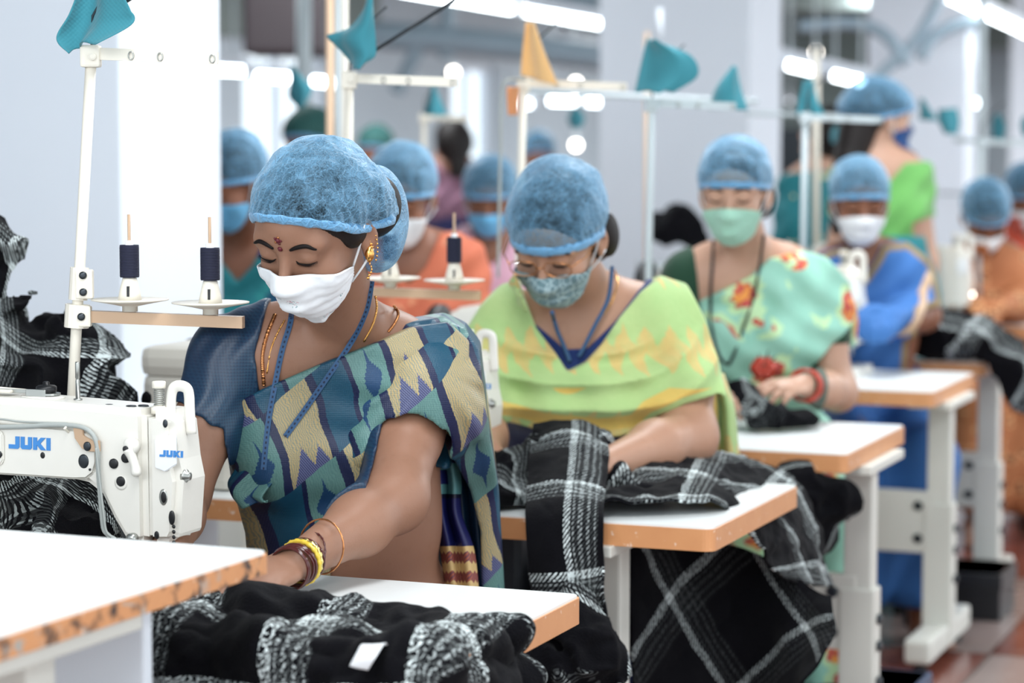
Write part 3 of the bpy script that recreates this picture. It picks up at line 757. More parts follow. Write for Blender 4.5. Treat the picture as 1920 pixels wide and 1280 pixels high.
def mask_mesh(H,F,mat,parent,top=-.012,bot=-.112,h_=.0045,wide=76,straps=True,name='face_mask',fold=.0012):
    na,nb=37,19; A=np.radians(np.linspace(-wide,wide,na)); r=np.zeros((nb,na)); zz=np.zeros((nb,na))
    for j in range(nb):
        t=j/(nb-1); k=np.abs(np.linspace(-1,1,na))
        zt=top-.034*k**1.7+.003*np.exp(-(k/.12)**2); zb=bot+.052*k**1.9; zz[j]=zt+(zb-zt)*t
    rs=np.linspace(.15,.02,66)
    for j in range(nb):
        dirs=np.stack([np.sin(A),-np.cos(A),np.zeros(na)],1)
        pts=dirs[None]*rs[:,None,None]+np.stack([np.zeros(na),np.full(na,.0),zz[j]],1)[None]
        v=sample(F,H.w(pts.reshape(-1,3))).reshape(len(rs),na)/H.s
        for i in range(na):
            hit=np.argmax(v[:,i]<h_); r[j,i]=rs[hit] if v[:,i].min()<h_ else np.nan
    for j in range(nb):
        if np.isnan(r[j]).any() and j>0: m=np.isnan(r[j]); r[j][m]=r[j-1][m]*.985
    base=r.copy()
    for _ in range(10):
        s=r.copy(); s[1:-1]=(r[:-2]+r[2:]+2*r[1:-1])/4; s[:,1:-1]=(s[:,:-2]+s[:,2:]+2*s[:,1:-1])/4; r=np.maximum(base,s)
    G=[[H.w((r[j,i]*math.sin(A[i]),-r[j,i]*math.cos(A[i]),zz[j,i])) for i in range(0,na,2)] for j in range(0,nb,2)]
    fo=lambda u,v,g: fold*(fbm(g,60,2,3)+ .8*np.sin(v*420+6*u)*np.exp(-((v-.05)/.03)**2))*-1
    V,Q,p=loft(G,60,34,.0022,fo)
    m=obj(name,V,Q,mat,parent,puv=p)
    if straps:
        for i,q in ((0,-1),(na-1,1)):
            a=H.w((r[2,i]*math.sin(A[i]),-r[2,i]*math.cos(A[i]),zz[1,i])); b=H.w((r[-3,i]*math.sin(A[i]),-r[-3,i]*math.cos(A[i]),zz[-2,i]))
            for (p0,p1) in ((a,(q*.086,.004,.018)),(b,(q*.087,.012,-.030))):
                s=MB(); s.tube(catmull([p0,(p0+H.w(p1))/2+H.R@np.array([q*.002,0,0]),H.w(p1)],8),.0018,6).build('ear_loop',M['mask_plain'],m,smooth=True)
    return m
def cap_mesh(H,h,mat,parent,fz=.05,side=.014,back=-.4,extra=(),lump=.004,seed=1,grow=1.0,name='net_cap',hem=.0055,bags=(),rz=.092):
    S=H.s; lo=H.c-.20*S; hi=H.c+.20*S; F=Field(lo,hi,h,.3)
    F.ell(H.w((0,.012,.045)),np.array((.092,.112,rz))*S*grow,H.R,.02); F.ell(H.w((0,.05,.05)),np.array((.084,.085,min(.085,rz)))*S*grow,H.R,.03)
    F.ell(H.w((0,.018,.036)),np.array((.088,.106,.094))*S,H.R,.01); F.ell(H.w((0,-.024,.04)),np.array((.074,.076,.070))*S,H.R,.01)
    for (c,r,k) in extra: F.ell(H.w(c),np.array(r)*S,H.R,k)
    X,Y,Z=F.axes(); L=[(H.R[0,i]*(X-H.c[0])+H.R[1,i]*(Y-H.c[1])+H.R[2,i]*(Z-H.c[2]))/S for i in range(3)]
    G=np.stack(np.broadcast_arrays(X,Y,Z),-1)[::2,::2,::2]; N=fbm(G.reshape(-1,3),26/S,3,seed).reshape(G.shape[:3])
    N=np.repeat(np.repeat(np.repeat(N,2,0),2,1),2,2)[:F.n[0],:F.n[1],:F.n[2]]
    # gathers that run down into the hem
    az=np.arctan2(L[0],-L[1]); rim=lambda y: side+(fz-side)/.088*np.maximum(-y,0)+back*np.maximum(y,0)
    dz=(L[2]-rim(L[1])); gath=np.sin(az*34+N*2.2)*.0018*np.exp(-np.maximum(dz,0)/.03)
    F.F=(F.F+(N*lump+gath)*S).astype(np.float32); U=F.copy()
    F.cut(-dz*S)
    for (c,r,k) in bags:
        F.ell(c,np.array(r)*S,H.R,k)
    m=fmesh(name,F,mat,parent,puv=lambda V:H.loc(V),relaxn=1,prunefn=(lambda V:(H.loc(V)[:,2]-rim(H.loc(V)[:,1]))*S>h*.45) if not bags else (lambda V:((H.loc(V)[:,2]-rim(H.loc(V)[:,1]))*S>h*.45)|(np.min([np.linalg.norm((V-b[0])@H.R/(np.array(b[1])*1.3),axis=1) for b in bags],axis=0)<1)))
    ring=[]
    for k in range(56):
        a=2*math.pi*k/56; 
        rs=np.linspace(.22,.02,120); pts=np.array([(r*math.sin(a),-r*math.cos(a),rim(-r*math.cos(a))) for r in rs]); v=sample(U,H.w(pts)); i=np.argmax(v<0)
        ring.append(H.w(pts[i]+[0,0,.0035*math.sin(k*2.3)*.4]))
    for _ in range(2): ring=[(ring[i-1]+ring[i]*2+ring[(i+1)%56])/4 for i in range(56)]
    V,Q=tube(ring,[hem*.5*S*(1+.14*math.sin(k*1.7)+.1*math.sin(k*2.9)) for k in range(56)],12,False,True,flat=2.6,up=H.R@np.array([0,0,1.0])); obj('elastic_hem',V,Q,M['cap_hem'],m,puv=H.loc(np.array(V)))
    return m
def hair_mesh(H,h,parent,extra=(),low=-.03,slope=-1.1,name='hair'):
    S=H.s; F=Field(H.c-.17*S,H.c+.17*S,h,.3); F.ell(H.w((0,.018,.036)),np.array((.0795,.0985,.0875))*S,H.R); F.ell(H.w((0,-.024,.04)),np.array((.0665,.0665,.062))*S,H.R)
    X,Y,Z=F.axes(); L=[(H.R[0,i]*(X-H.c[0])+H.R[1,i]*(Y-H.c[1])+H.R[2,i]*(Z-H.c[2]))/S for i in range(3)]
    F.cut(-(L[2]-np.maximum(low+slope*L[1],-.075))*S,.006)
    for e in extra:
        if len(e)==3: F.ell(H.w(e[0]),np.array(e[1])*S,H.R,e[2])
        else: F.cap(H.w(e[0]),H.w(e[1]),e[2]*S,e[3]*S,.02)
    return fmesh(name,F,M['hair'],parent,relaxn=1)
def brows(H,F,parent,z=.029,w=.0036,lash=True,lz=.0012):
    for q in (-1,1):
        P=[(q*x,-.15,zz) for x,zz in ((.014,z-.004),(.026,z+.001),(.040,z+.002),(.053,z-.005))]
        P=np.array([H.w(p) for p in catmull(P,14)]); P=snap(F,P,.0004,10,d=H.R@np.array([0,-1.0,0])); 
        V,Q=tube(P,[w*H.s*math.sin(math.pi*(.12+.82*k/13))**.6 for k in range(14)],8,flat=1,up=None); c=P.mean(0)
        V=np.array(V); d=H.R@np.array([0,-1.0,0]); V=V-np.outer((V-c)@d*0,d)
        obj('eyebrow',V,Q,M['lash'],parent)
        if lash:
            P=[(q*x,-.15,zz) for x,zz in ((.017,lz+.003),(.026,lz-.0025),(.036,lz-.003),(.049,lz+.002))]
            P=np.array([H.w(p) for p in catmull(P,14)]); P=snap(F,P,.0010,10,d=H.R@np.array([0,-1.0,0]))
            m=MB(); m.tube(P,[.0016*H.s*math.sin(math.pi*(.1+.85*k/13)) for k in range(14)],6)
            dn=H.R@np.array([q*.35,-.75,-.7])
            for k in range(1,14):
                for f in (0,.5): 
                    p=P[k]*(1-f)+P[k-1]*f; m.tube([p,p+dn*.0022*H.s,p+(dn+H.R@np.array([q*.25,-.3,.2]))*.0036*H.s],[.0005,.0004,.0001],4)
            m.build('eyelashes',M['lash'],parent,smooth=True)
def skirt(parent,hip,mat,yaw=0,knee=.42,w_=.2,foot=True,h=.011,seat=.5,low=.10,feetskin=None):
    "seated lower body in draped cloth, knees towards -Y"
    hip=np.array(hip); F=Field((hip[0]-.4,hip[1]-.75,0.0),(hip[0]+.4,hip[1]+.35,hip[2]+.32),h,.4); R=Rz(math.radians(yaw))
    F.ell(hip,(.19,.14,.15),None,.05)
    for q in (-1,1):
        a=hip+R@np.array([q*.09,-.02,-.03]); k=hip+R@np.array([q*.11,-knee,-.03]); k[2]=seat+.02; an=hip+R@np.array([q*.10,-knee+.02,0]); an[2]=low+.06
        F.cap(a,k,.095,.075,.06); F.cap(k,an,.08,.075,.06)
    c=hip+R@np.array([0,-knee*.7,0]); c[2]=.32; F.ell(c,(.16,.16,.26),None,.08)
    X,Y,Z=F.axes(); F.F=(F.F+.009*np.sin((X*1.0+Y*.6)*70+np.sin(Z*9)*1.5)*np.clip((.62-Z)/.4,0,1)).astype(np.float32)
    F.cut(low-Z); m=fmesh('skirt_drape',F,mat,parent,puv=lambda V:np.stack([V[:,0]+V[:,1]*.7,V[:,2],np.full(len(V),1.)],1))
    if foot:
        for q in (-1,1):
            F=Field((hip[0]-.4,hip[1]-.85,-.02),(hip[0]+.4,hip[1]+.1,.25),.007,.4); a=hip+R@np.array([q*.10,-knee+.03,0]); a[2]=.12
            b=a+R@np.array([q*.01,.03,0]); b[2]=.035; t=b+R@np.array([q*.03,-.16,0]); t[2]=.022
            F.cap(a,b,.038,.034,.03); F.cap(b,t,.033,.026,.02)
            for i in range(5): p=t+R@np.array([q*(-.03+.014*i),-.01-.006*(4-i)*.8+.0,0]); F.cap(p,p+R@np.array([0,-.024,-.004]),.011-.001*i,.009,.006)
            fmesh('foot',F,feetskin or M['skin1'],parent)
    return m
def torso(F,NB,SA,SB,chest,waist,hip,H,w=.150,d=.105,bust=.9,k=.05,neck=.050):
    F.cap(NB,H.w((0,.022,-.045)),neck*1.08,neck,.03)
    for s_ in (SA,SB):
        m=NB*.45+s_*.55+np.array([0,0,.012]); F.cap(NB+[0,.01,.012],m,.046,.046,.04); F.cap(m,s_,.046,.055,.04)
    F.ell(chest,(w,d,.175),None,k); F.ell((chest*.45+waist*.55),(w*.93,d*.97,.14),None,k); F.ell(waist,(w*.92,d*1.02,.13),None,k); F.ell(hip,(w*1.17,d*1.25,.15),None,k)
    F.cap(SA*.78+SB*.22,SB*.78+SA*.22,.075,.075,k)
    for q in (-1,1): F.ell(chest+np.array([q*w*.45,-d*.72,-.03]),(.066*bust/.9,.058*bust/.9,.062),None,.04)
# ---- the woman in front ----
def woman_front():
    H=Head(590,432,3.60,28,30,5,1.0); NB=D(655,632,3.80); SA=D(432,668,3.80); SB=D(806,700,3.86)
    ch=D(628,800,3.86); wa=D(650,1000,3.90); hip=D(660,1175,3.95)
    t=thing('person','person in white printed mask and blue ikat sari reaching across the near table','person',(hip[0],hip[1],0))
    h=.0038; F=Field((-.72,3.05,.50),(.12,4.16,1.45),h,.3)
    torso(F,NB,SA,SB,ch,wa,hip,H,.166,.112,1.0); H.add(F)
    for q in (-1,1): F.cap(NB+[0,-.05,-.012],(SA if q<0 else SB)+[-q*.03,-.035,.022],.009,.008,.018)   # collar bones
    tor=F.copy()
    EA=D(338,930,3.70); WA=D(318,1030,3.52); F.chain([SA,(SA+EA)/2,EA],[.056,.049,.043]); F.chain([EA,(EA*.6+WA*.4),WA],[.043,.041,.028]); hand(F,WA,D(292,1078,3.46),(0,0,-1),1,(.2,.35,.3))
    EB=D(740,935,3.63); WB=D(560,1052,3.40); KB=D(470,1096,3.325)
    F.chain([SB,D(764,812,3.76),EB],[.055,.052,.047],.03); F.chain([EB,EB*.62+WB*.38+[0,0,-.004],WB],[.047,.043,.0265],.03)
    hand(F,WB,KB,(-.12,.25,-1),-1,(.25,.3,.25),1.0,.05,.5)
    fmesh('body',F,M['skin1'],t,relaxn=1)
    # blouse with short sleeve
    Bf=F.copy().crop((-.72,3.55,.55),(.12,4.16,1.2)); Bf.F=Bf.F-.007
    bp=[(330,560),(505,560),(498,600),(488,660),(492,735),(600,735),(700,700),(740,700),(720,800),(700,900),(640,960),(455,985),(440,865),(430,792),(348,744),(300,745)]
    Bf.cut(poly2(Bf,bp,3.80),.003); X,Y,Z=Bf.axes(); Bf.F=Bf.F+(.0016*np.sin((X-Z*.4)*150+np.sin(Z*60))).astype(np.float32)
    bl=fmesh('blouse',Bf,M['blouse'],t,puv=puvfn(H,P2(bp,3.8)))
    # sari front
    S=tor.crop((-.72,3.55,.50),(.12,4.16,1.2)); S.F=S.F-.013
    S.cap(D(700,700,3.78),D(820,668,3.83),.078,.082,.05); S.ell(D(560,800,3.78),(.085,.05,.1),None,.05)
    X,Y,Z=S.axes(); wv=(X*.45+Z*.9)
    S.F=(S.F+.0035*np.sin(wv*95+np.sin((X-Z)*18)*1.3)*np.clip((X+.35)/.2,0,1)+.002*np.sin((X*.8+Z*.3)*60)).astype(np.float32)
    sp=[(400,815),(430,760),(500,722),(620,670),(700,640),(770,612),(840,604),(880,640),(880,900),(700,860),(690,900),(660,960),(625,990),(610,1200),(455,1200),(452,1010),(425,915),(420,860)]
    S.cut(poly2(S,sp,3.78),.003); S.cap(D(800,820,3.79),EB,.070,.058,.008,'s')
    fmesh('sari',S,M['ikat'],t,puv=puvfn(H,P2(sp,3.78)))
    # gathered knot of cloth at the side
    G=[[D(445+x*1.0,y,3.745-.03*math.sin(k*.8)) for k,(x,y) in enumerate(r)] for r in ([(30,835),(60,850),(100,870)],[(-8,880),(40,880),(75,895)],[(-20,912),(15,925),(50,930)],[(5,950),(35,945),(60,935)])]
    V,Q,p=loft(G,30,26,.004,lambda u,v,g:.006*np.sin(u*120+v*30)); obj('sari_fold',V,Q,M['ikat'],t,puv=p+[.0,.01])
    # pallu over the shoulder and arm
    C=Field((-.40,3.5,.58),(.10,4.16,1.17),.0038,.3)
    C.cap(D(735,672,3.84),D(825,690,3.87),.070,.088,.03); C.cap(D(825,690,3.87),D(800,770,3.80),.090,.092,.04); C.cap(D(838,690,3.87),D(858,820,3.90),.084,.075,.04); C.cap(D(780,735,3.78),D(700,830,3.74),.085,.05,.05); C.cap(D(868,760,3.92),D(914,1165,3.97),.058,.030,.05)
    X,Y,Z=C.axes(); r=np.sqrt((X-SB[0])**2+(Z-SB[2]-.03)**2); an=np.arctan2(Z-SB[2]-.03,X-SB[0])
    am=np.clip(r/.11,0,1)**2; C.F=(C.F+am*(.0040*np.sin(an*11+r*14)+.0015*np.sin(an*27+r*40))).astype(np.float32)
    pp=[(600,700),(690,640),(760,602),(830,592),(872,612),(900,650),(905,700),(918,800),(935,940),(948,1170),(903,1170),(900,1010),(880,925),(845,845),(808,778),(785,757),(765,757),(735,785),(700,845),(660,900),(600,940),(640,800)]
    C.cut(poly2(C,pp,3.84),.003); C.cap(D(782,790,3.78),EB,.062,.064,.006,'s')
    fmesh('pallu',C,M['ikat'],t,puv=lambda V:np.stack([V[:,0]+.30*V[:,1]+.04,V[:,2]+.03,V[:,1]*0],1))
    G=[[D(785+x,y,3.885+.02*((-1)**k)) for k,x in enumerate((0,16,34,50,64))] for y,x0 in ((765,0),)]
    rows=[(770,772,48),(840,805,45),(900,812,52),(960,816,48),(1030,826,62),(1115,838,60)]
    G=[[D(x+w_*k/4,y,3.90+.012*((-1)**k)) for k in range(5)] for (y,x,w_) in rows]
    V,Q,p=loft(G,34,70,.003); obj('pallu_border',V,Q,M['ikat_border'],t,puv=p)
    rows=[(790,835,40),(900,850,48),(1000,858,50),(1120,868,52)]
    G=[[D(x+w_*k/4,y,3.955+.010*((-1)**k)) for k in range(5)] for (y,x,w_) in rows]
    V,Q,p=loft(G,30,50,.003); obj('pallu_inner_fold',V,Q,M['blouse'],t,puv=p)
    # face mask, brows, bindi
    mask_mesh(H,tor,M['mask_white'],t,-.012,-.130)
    brows(H,tor,t)
    def stud(p,r,mat,name,off=.001):
        q=snap(tor,np.array([H.w((p[0],-.15,p[1]))]),off,12,d=H.R@np.array([0,-1.0,0]))[0]
        g=MB(); g.lathe([(0.0004,-r*.5),(r*.8,-r*.2),(r,0.0),(r*.6,r*.4),(.0003,r*.5)],q,12,R=H.R@Rx(math.pi/2)); return g.build(name,mat,t,smooth=True)
    stud((-.001,.027),.0042,M['bindi'],'bindi')
    b_=stud((-.002,.041),.0046,M['bindi'],'jewelled_bindi')
    for k in range(5):
        a=k*2*math.pi/5; stud((-.002+.0052*math.cos(a),.041+.0052*math.sin(a)),.0022,M['copper' if k%2 else 'bindi'],'bindi_jewel')
    hair_mesh(H,.004,t,[((.070,.004,.008),(.014,.030,.028),.015),((-.070,.004,.010),(.012,.030,.026),.015),((.045,.095,-.01),(.045,.05,.05),.03)])
    cap_mesh(H,.0032,M['cap'],t,.074,.010,-.35,[((.050,.070,.004),(.050,.050,.056),.03)],.0036,3,.90,rz=.082,bags=[(D(712,432,3.70),(.036,.045,.052),.03),(D(703,462,3.69),(.030,.034,.040),.03),(D(722,392,3.71),(.030,.040,.045),.03),(D(700,360,3.70),(.030,.045,.040),.03)])
    # earring
    e0=H.w((.082,.010,-.030)); g=MB()
    pts=[e0+np.array([.003*math.sin(k*.8),-.004,.012-.0042*k]) for k in range(14)]
    for k,p in enumerate(pts): g.lathe([(.0003,-.0024),(.0026+.0011*math.sin(k*.55),0),(.0003,.0024)],p,8)
    g.lathe([(.0005,-.014),(.006,-.008),(.0075,0),(.005,.008),(.0008,.012)],e0+np.array([0,-.004,-.006]),12)
    for k in range(7): g.lathe([(.0002,-.0018),(.0018,0),(.0002,.0018)],e0+np.array([.009+.003*math.sin(k*.5),-.002,.020-.006*k]),6)
    g.build('gold_earring',M['gold'],t,smooth=True)
    # lanyard, chains
    skin_=F; U=S.copy()
    def on(pts,Y,off,fld=None,n=60):
        P=np.array([D(x,y,Y) for x,y in pts]); P=np.array(catmull(P,n)); dd=np.array([0,-1.0,0])
        out=[]
        for p in P:
            best=None
            ys=np.linspace(3.45,4.05,240); c=np.stack([p[0]/p[1]*ys,ys,CAMZ+(p[2]-CAMZ)/p[1]*ys],1)
            v=np.minimum(sample(F,c),np.where((c[:,1]>3.56),sample(S,c),1)); i=np.argmax(v<off); out.append(c[i] if v.min()<off else p)
        out=np.array(out)
        for _ in range(6): out[1:-1]=(out[:-2]+out[2:]+2*out[1:-1])/4
        return out
    def ribbon(P,w_,name,mat,nrm=(0,-1,0)):
        P=np.array(P); T=np.gradient(P,axis=0); T/=np.linalg.norm(T,axis=1)[:,None]; sd=np.cross(T,np.array(nrm,float)); sd/=np.linalg.norm(sd,axis=1)[:,None]; N=np.cross(sd,T)
        L=np.concatenate([[0],np.cumsum(np.linalg.norm(np.diff(P,axis=0),axis=1))]); V=[];pu=[]
        for i in range(len(P)):
            for a,b in ((-1,-1),(1,-1),(1,1),(-1,1)): V.append(P[i]+sd[i]*a*w_/2+N[i]*b*.0012); pu.append((a,L[i]))
        Fc=[]
        for i in range(len(P)-1):
            for k in range(4): Fc.append((i*4+k,i*4+(k+1)%4,i*4+4+(k+1)%4,i*4+4+k))
        return obj(name,V,Fc,mat,t,puv=pu,smooth=False)
    ribbon(on([(548,580),(543,610),(528,660),(512,740),(502,800),(494,880)],3.75,.0025),.0085,'lanyard',M['lanyard'])
    ribbon(on([(697,528),(692,560),(684,590),(660,640),(612,710),(570,770),(535,818)],3.75,.0025),.0085,'lanyard',M['lanyard'])
    def chain(pts,name,mat,r=.0017,tw=True):
        P=on(pts,3.75,.001,n=150); rr=[r*(1+.35*math.sin(k*2.1)) for k in range(len(P))]; V,Q=tube(P,rr,7); obj(name,V,Q,mat,t)
    chain([(534,600),(520,625),(508,655),(500,700)],'gold_chain',M['gold'],.0014)
    chain([(516,590),(500,630),(492,670),(495,724)],'gold_chain',M['copper'],.0030)
    chain([(704,556),(706,580),(698,610),(682,640)],'gold_chain',M['gold'],.0019)
    chain([(738,572),(747,588),(740,606),(728,622)],'thread_cord',M['copper'],.0020)
    # bangles on the wrist
    ax=EB-WB; ax/=np.linalg.norm(ax)
    def bangle(f,R_,r,mat,name,tilt=(0,0),drop=.0,wv=0):
        c=WB+ax*f-np.array([0,0,drop]); Fr=Rpts(c,c+ax)@Rx(tilt[0])@Ry(tilt[1]); P=[c+Fr@np.array([R_*math.cos(a)*.95,R_*math.sin(a)*1.08,0]) for a in np.linspace(0,2*math.pi,61)[:-1]]
        V,Q=tube(P,[r*(1+wv*math.sin(k*2.0)) for k in range(60)],8,False,True); o=obj('bangle',V,Q,mat,t,label=name)
    for k,f in enumerate((-.026,-.021,-.015,-.009,-.002)): bangle(f,.0315+.001*(k%2),.0019,M['glass_red'],'dark red glass bangle',(.10*math.sin(k*2),.12*math.cos(k)),.002)
    bangle(.004,.0325,.0034,M['yellow_bangle'],'yellow bangle with gold dots',(.05,.12),.003,.25); bangle(.0095,.032,.0026,M['gold_pale'],'pale gold beaded bangle',(0,.18),.003,.4)
    bangle(.015,.0325,.0018,M['glass_red'],'dark red glass bangle',(0,.1),.003); bangle(.030,.034,.0015,M['glass_red'],'thin dark red bangle with gold dots',(.25,.55),.002,.3)
    bangle(.060,.0415,.0014,M['copper'],'thin copper bangle slid up the forearm',(.1,.30),.0,.15)
    skirt(t,hip,M['indigo_cloth'],0)
    return F,S
woman_front()
# ---------------- sewing machines ----------------
def logo(mb,x0,z0,hgt,y,depth=.0012,sl=.12,m=0):
    "the four block letters, lower left corner x0,z0; facing -Y"
    w_=hgt*1.05; t=.36*hgt; g=.16*hgt; x=x0
    L={'J':[[(0,0),(.86,0),(1,.14),(1,1),(.62,1),(.62,.34),(0,.34)]],
       'U':[[(0,1),(0,.14),(.14,0),(.9,0),(1.04,.14),(1.04,1),(.68,1),(.68,.34),(.36,.34),(.36,1)]],
       'K':[[(0,0),(.36,0),(.36,1),(0,1)],[(.36,.40),(.72,0),(1.18,0),(.66,.52),(1.16,1),(.72,1),(.36,.66)]],
       'I':[[(0,0),(.36,0),(.36,1),(0,1)]]}
    for ch,ad in (('J',1.12),('U',1.16),('K',1.24),('I',.4)):
        for poly in L[ch]:
            mb.prism([(x+(px+sl*pz)*hgt,z0+pz*hgt) for px,pz in poly],y-depth,y+.0005,0,m)
        x+=ad*hgt
def machine(loc,rz,label,detail=True,scale=1.0,L=.50,text=True):
    """origin on the table under the right (needle) end; arm runs to -x"""
    t=thing('sewing_machine',label,'sewing machine',loc,rz,'lockstitch sewing machines on the tables')
    def mp(px,py): return ((px-360)/1190.0,(1107-py)/1295.0)
    yf=-.040
    out=[mp(290,768),mp(40,757),(-L+.07,.270),(-L+.02,.262),(-L,.24),(-L-.012,.05),(-L,.018),(-L+.13,.018),(-L+.115,.10),(-L+.135,.145),(-L+.17,.157),mp(130,905),mp(172,912),mp(200,932),mp(222,975),mp(245,1012),mp(262,1020),mp(292,1022)]
    g=MB(); g.prism(out,yf,.048,.010); g.build('arm_casting',M['machine'],t,True,smooth=False)
    g=MB(); g.prism([mp(292,768),mp(320,769),mp(336,776),mp(345,792),mp(352,860),mp(360,900),mp(352,1000),mp(342,1020),mp(292,1022)],yf-.001,.046,.012); g.build('face_cover',M['machine'],t,True)
    g=MB(); g.box((-L-.02,-.09,0),(-.0,.09,.020),.004); g.build('bed_plate',M['machine'],t,True)
    g=MB(); g.lathe([(.025,0),(.062,.004),(.068,.012),(.068,.030),(.055,.036),(.02,.036)],(-L-.055,0,.20),28,ax='x'); g.build('hand_wheel',M['black'],t,True,smooth=True)
    g=MB(); g.box((-.075,-.030,.020),(-.072,.0,.03)); 
    g.tube([(-.05,.0,.07),(-.05,0,.022)],.004,8); g.box((-.062,-.016,.021),(-.040,.012,.025),.001); g.tube([(-.035,.012,.075),(-.035,.012,.045)],.003,6); g.build('needle_bar',M['steel'],t,True,smooth=True)
    # badge with lettering on the face cover
    x0,z1=mp(314,816); x1,z0=mp(359,880)
    g=MB(); g.prism([(x0,z1-.004),(x0+.018,z1+.003),(x1-.003,z1+.004),(x1-.003,z0+.010),(x0+.017,z0-.001),(x0,z0+.004)],yf-.0045,yf,.0012); b_=g.build('badge',M['badge'],t,True)
    if text: g=MB(); a,c=mp(324,853); logo(g,a,c,.0098,yf-.0042,sl=.05); g.build('lettering',M['juki'],b_,True)
    # winder post, spring knob, handle
    g=MB(); x,_=mp(130,0); g.lathe([(.0065,0),(.0065,.003),(.0034,.0035),(.0034,.030),(.0028,.031),(.0028,.033),(.0036,.034),(.0036,.056),(.003,.058)],(x,0,mp(0,762)[1]),14); g.build('thread_post',M['steel'],t,True,smooth=True)
    g=MB(); x,_=mp(297,0); z=mp(0,778)[1]; g.lathe([(.012,0),(.012,.009),(.009,.0095),(.009,.011)],(x,-.005,z),20); g.build('knob_collar',M['cream'],t,True,smooth=True)
    g=MB(); P=[(x+.0072*math.cos(a),-.005+.0072*math.sin(a),z+.011+.026*a/(2*math.pi*9)) for a in np.linspace(0,2*math.pi*9,150)]; g.tube(P,.0011,5); g.build('spring',M['steel'],t,True,smooth=True)
    g=MB(); g.lathe([(.0095,0),(.0102,.001),(.0102,.009),(.0092,.010)],(x,-.005,z+.037),20); g.lathe([(.006,0),(.006,.035)],(x,-.005,z+.006),12); g.build('knob_cap',M['cream'],t,True,smooth=True)
    g=MB(); a=mp(317,778); b=mp(354,800); P=catmull([(a[0],.0,a[1]-.008),(a[0],.0,a[1]+.02),(a[0]+.004,.0,a[1]+.036),(a[0]+.014,.0,a[1]+.041),(a[0]+.026,0,a[1]+.038),(b[0]-.001,0,b[1]+.045),(b[0],0,b[1]+.02),(b[0]+.002,0,b[1]-.012)],40); g.tube(P,.0085,10,flat=.42,up=(0,1,0)); g.build('thread_take_up_guard',M['machine'],t,True,smooth=True)
    if detail:
        g=MB(); g.prism([mp(-60,803),mp(150,810),mp(178,814),mp(192,824),mp(197,842),mp(197,872),mp(191,892),mp(176,904),mp(150,906),mp(-60,905)],yf-.004,yf+.002,.003); sc=g.build('side_cover',M['machine'],t,True)
        g=MB(); a,c=mp(20,853); logo(g,a,c,.0185,yf-.0042,sl=.02); g.build('lettering',M['juki'],sc,True)
        g=MB(); g.prism([mp(-60,816),mp(4,818),mp(11,826),mp(11,876),mp(4,887),mp(-60,888)],yf-.009,yf-.003,.002); g.build('end_cover',M['machine'],t,True)
        def disc(px,py,r,mat,name,d=.0018,ry=None,y=yf):
            x,z=mp(px,py); g=MB(); g.lathe([(.0003,-.001),(r*1.0,-.001),(r,d),(r*.75,d+.0006),(.0003,d+.0006)],(x,y,z),18,ax='y'); 
            if ry: g.V=[(v[0],v[1],z+(v[2]-z)*ry) for v in g.V]
            return g.build(name,mat,t,True,smooth=True)
        for px,py,r in ((230,872,.0075),(254,860,.0072),(244,905,.0075),(262,841,.0050),(261,828,.0042),(185,885,.0018)): disc(px,py,r,M['black'],'screw_hole',y=yf if px!=185 else yf-.004)
        disc(244,908,.0105,M['machine'],'screw_boss',.0008); disc(172,870,.0088,M['darksteel'],'cover_hole',.0004,1.2,yf-.004); disc(89,863,.0040,M['black'],'cover_hole',.0004,1.2,yf-.004); disc(2,865,.006,M['black'],'screw_hole',.001,1,yf-.009)
        disc(333,791,.0038,M['darksteel'],'face_screw',.0004,1.6,yf-.001); disc(328,930,.0068,M['steel'],'face_port_ring',.0006,1.75,yf-.001); disc(329,930,.0046,M['black'],'face_port',.0012,1.8,yf-.001); disc(344,968,.0048,M['black'],'face_screw',.001,2.2,yf-.001); disc(314,1003,.0038,M['black'],'face_screw',.001,1.6,yf-.001)
        for k in range(4): 
            g=MB(); x,z=mp(346,985+k*10); g.lathe([(.001,-.002),(.0032,0),(.001,.002)],(x,yf+.001,z),8,ax='y'); g.build('face_notch',M['black'],t,True)
        g=MB(); x,z=mp(363,892); g.lathe([(.010,-.004),(.010,.001),(.006,.003),(.006,.007),(.002,.008)],(x-.004,0.0-.02,z),14,ax='x'); g.build('side_screw',M['steel'],t,True,smooth=True)
        g=MB(); P=[mp(266,842),mp(274,862),mp(279,878),mp(280,892)]; V=[(x,yf-.008,z) for x,z in P]; g.tube(catmull(V,14),[.0095,.0085,.0075,.007,.0068,.0066,.0066,.0068,.007,.0074,.0078,.0078,.007,.004],14); 
        x,z=mp(269,836); g.lathe([(.0003,-.001),(.0125,-.001),(.0125,.008),(.010,.011),(.0003,.012)],(x,yf,z),20,ax='y'); g.build('tension_lever',M['machine'],t,True,smooth=True); disc(262,841,.0048,M['black'],'lever_screw',.001,1,yf-.0115)
        # tan bracket, tubes
        g=MB(); g.prism([mp(155,804),mp(175,803),mp(175,820),mp(193,829),mp(207,828),mp(208,849),mp(186,850),mp(172,845),mp(158,826)],yf-.009,yf-.005,.0006); bk=g.build('cable_bracket',M['tan'],t,True); disc(184,840,.006,M['darksteel'],'bracket_screw',.002,1.15,yf-.009)
        def cable(pts,r,mat,name,dy=.008): 
            g=MB(); g.tube(catmull([(mp(x,y)[0],yf-dy,mp(x,y)[1]) for x,y in pts],60),r,8); g.build(name,mat,t,True,smooth=True)
        cable([(-60,812),(0,812),(60,808),(110,803),(150,802),(178,806),(196,820),(203,842),(204,880),(207,930),(210,970),(214,998),(226,1010)],.0036,M['grey_tube'],'air_tube')
        cable([(-60,798),(0,797),(40,800),(90,800),(140,799)],.0014,M['grey_tube'],'thin_wire',.004)
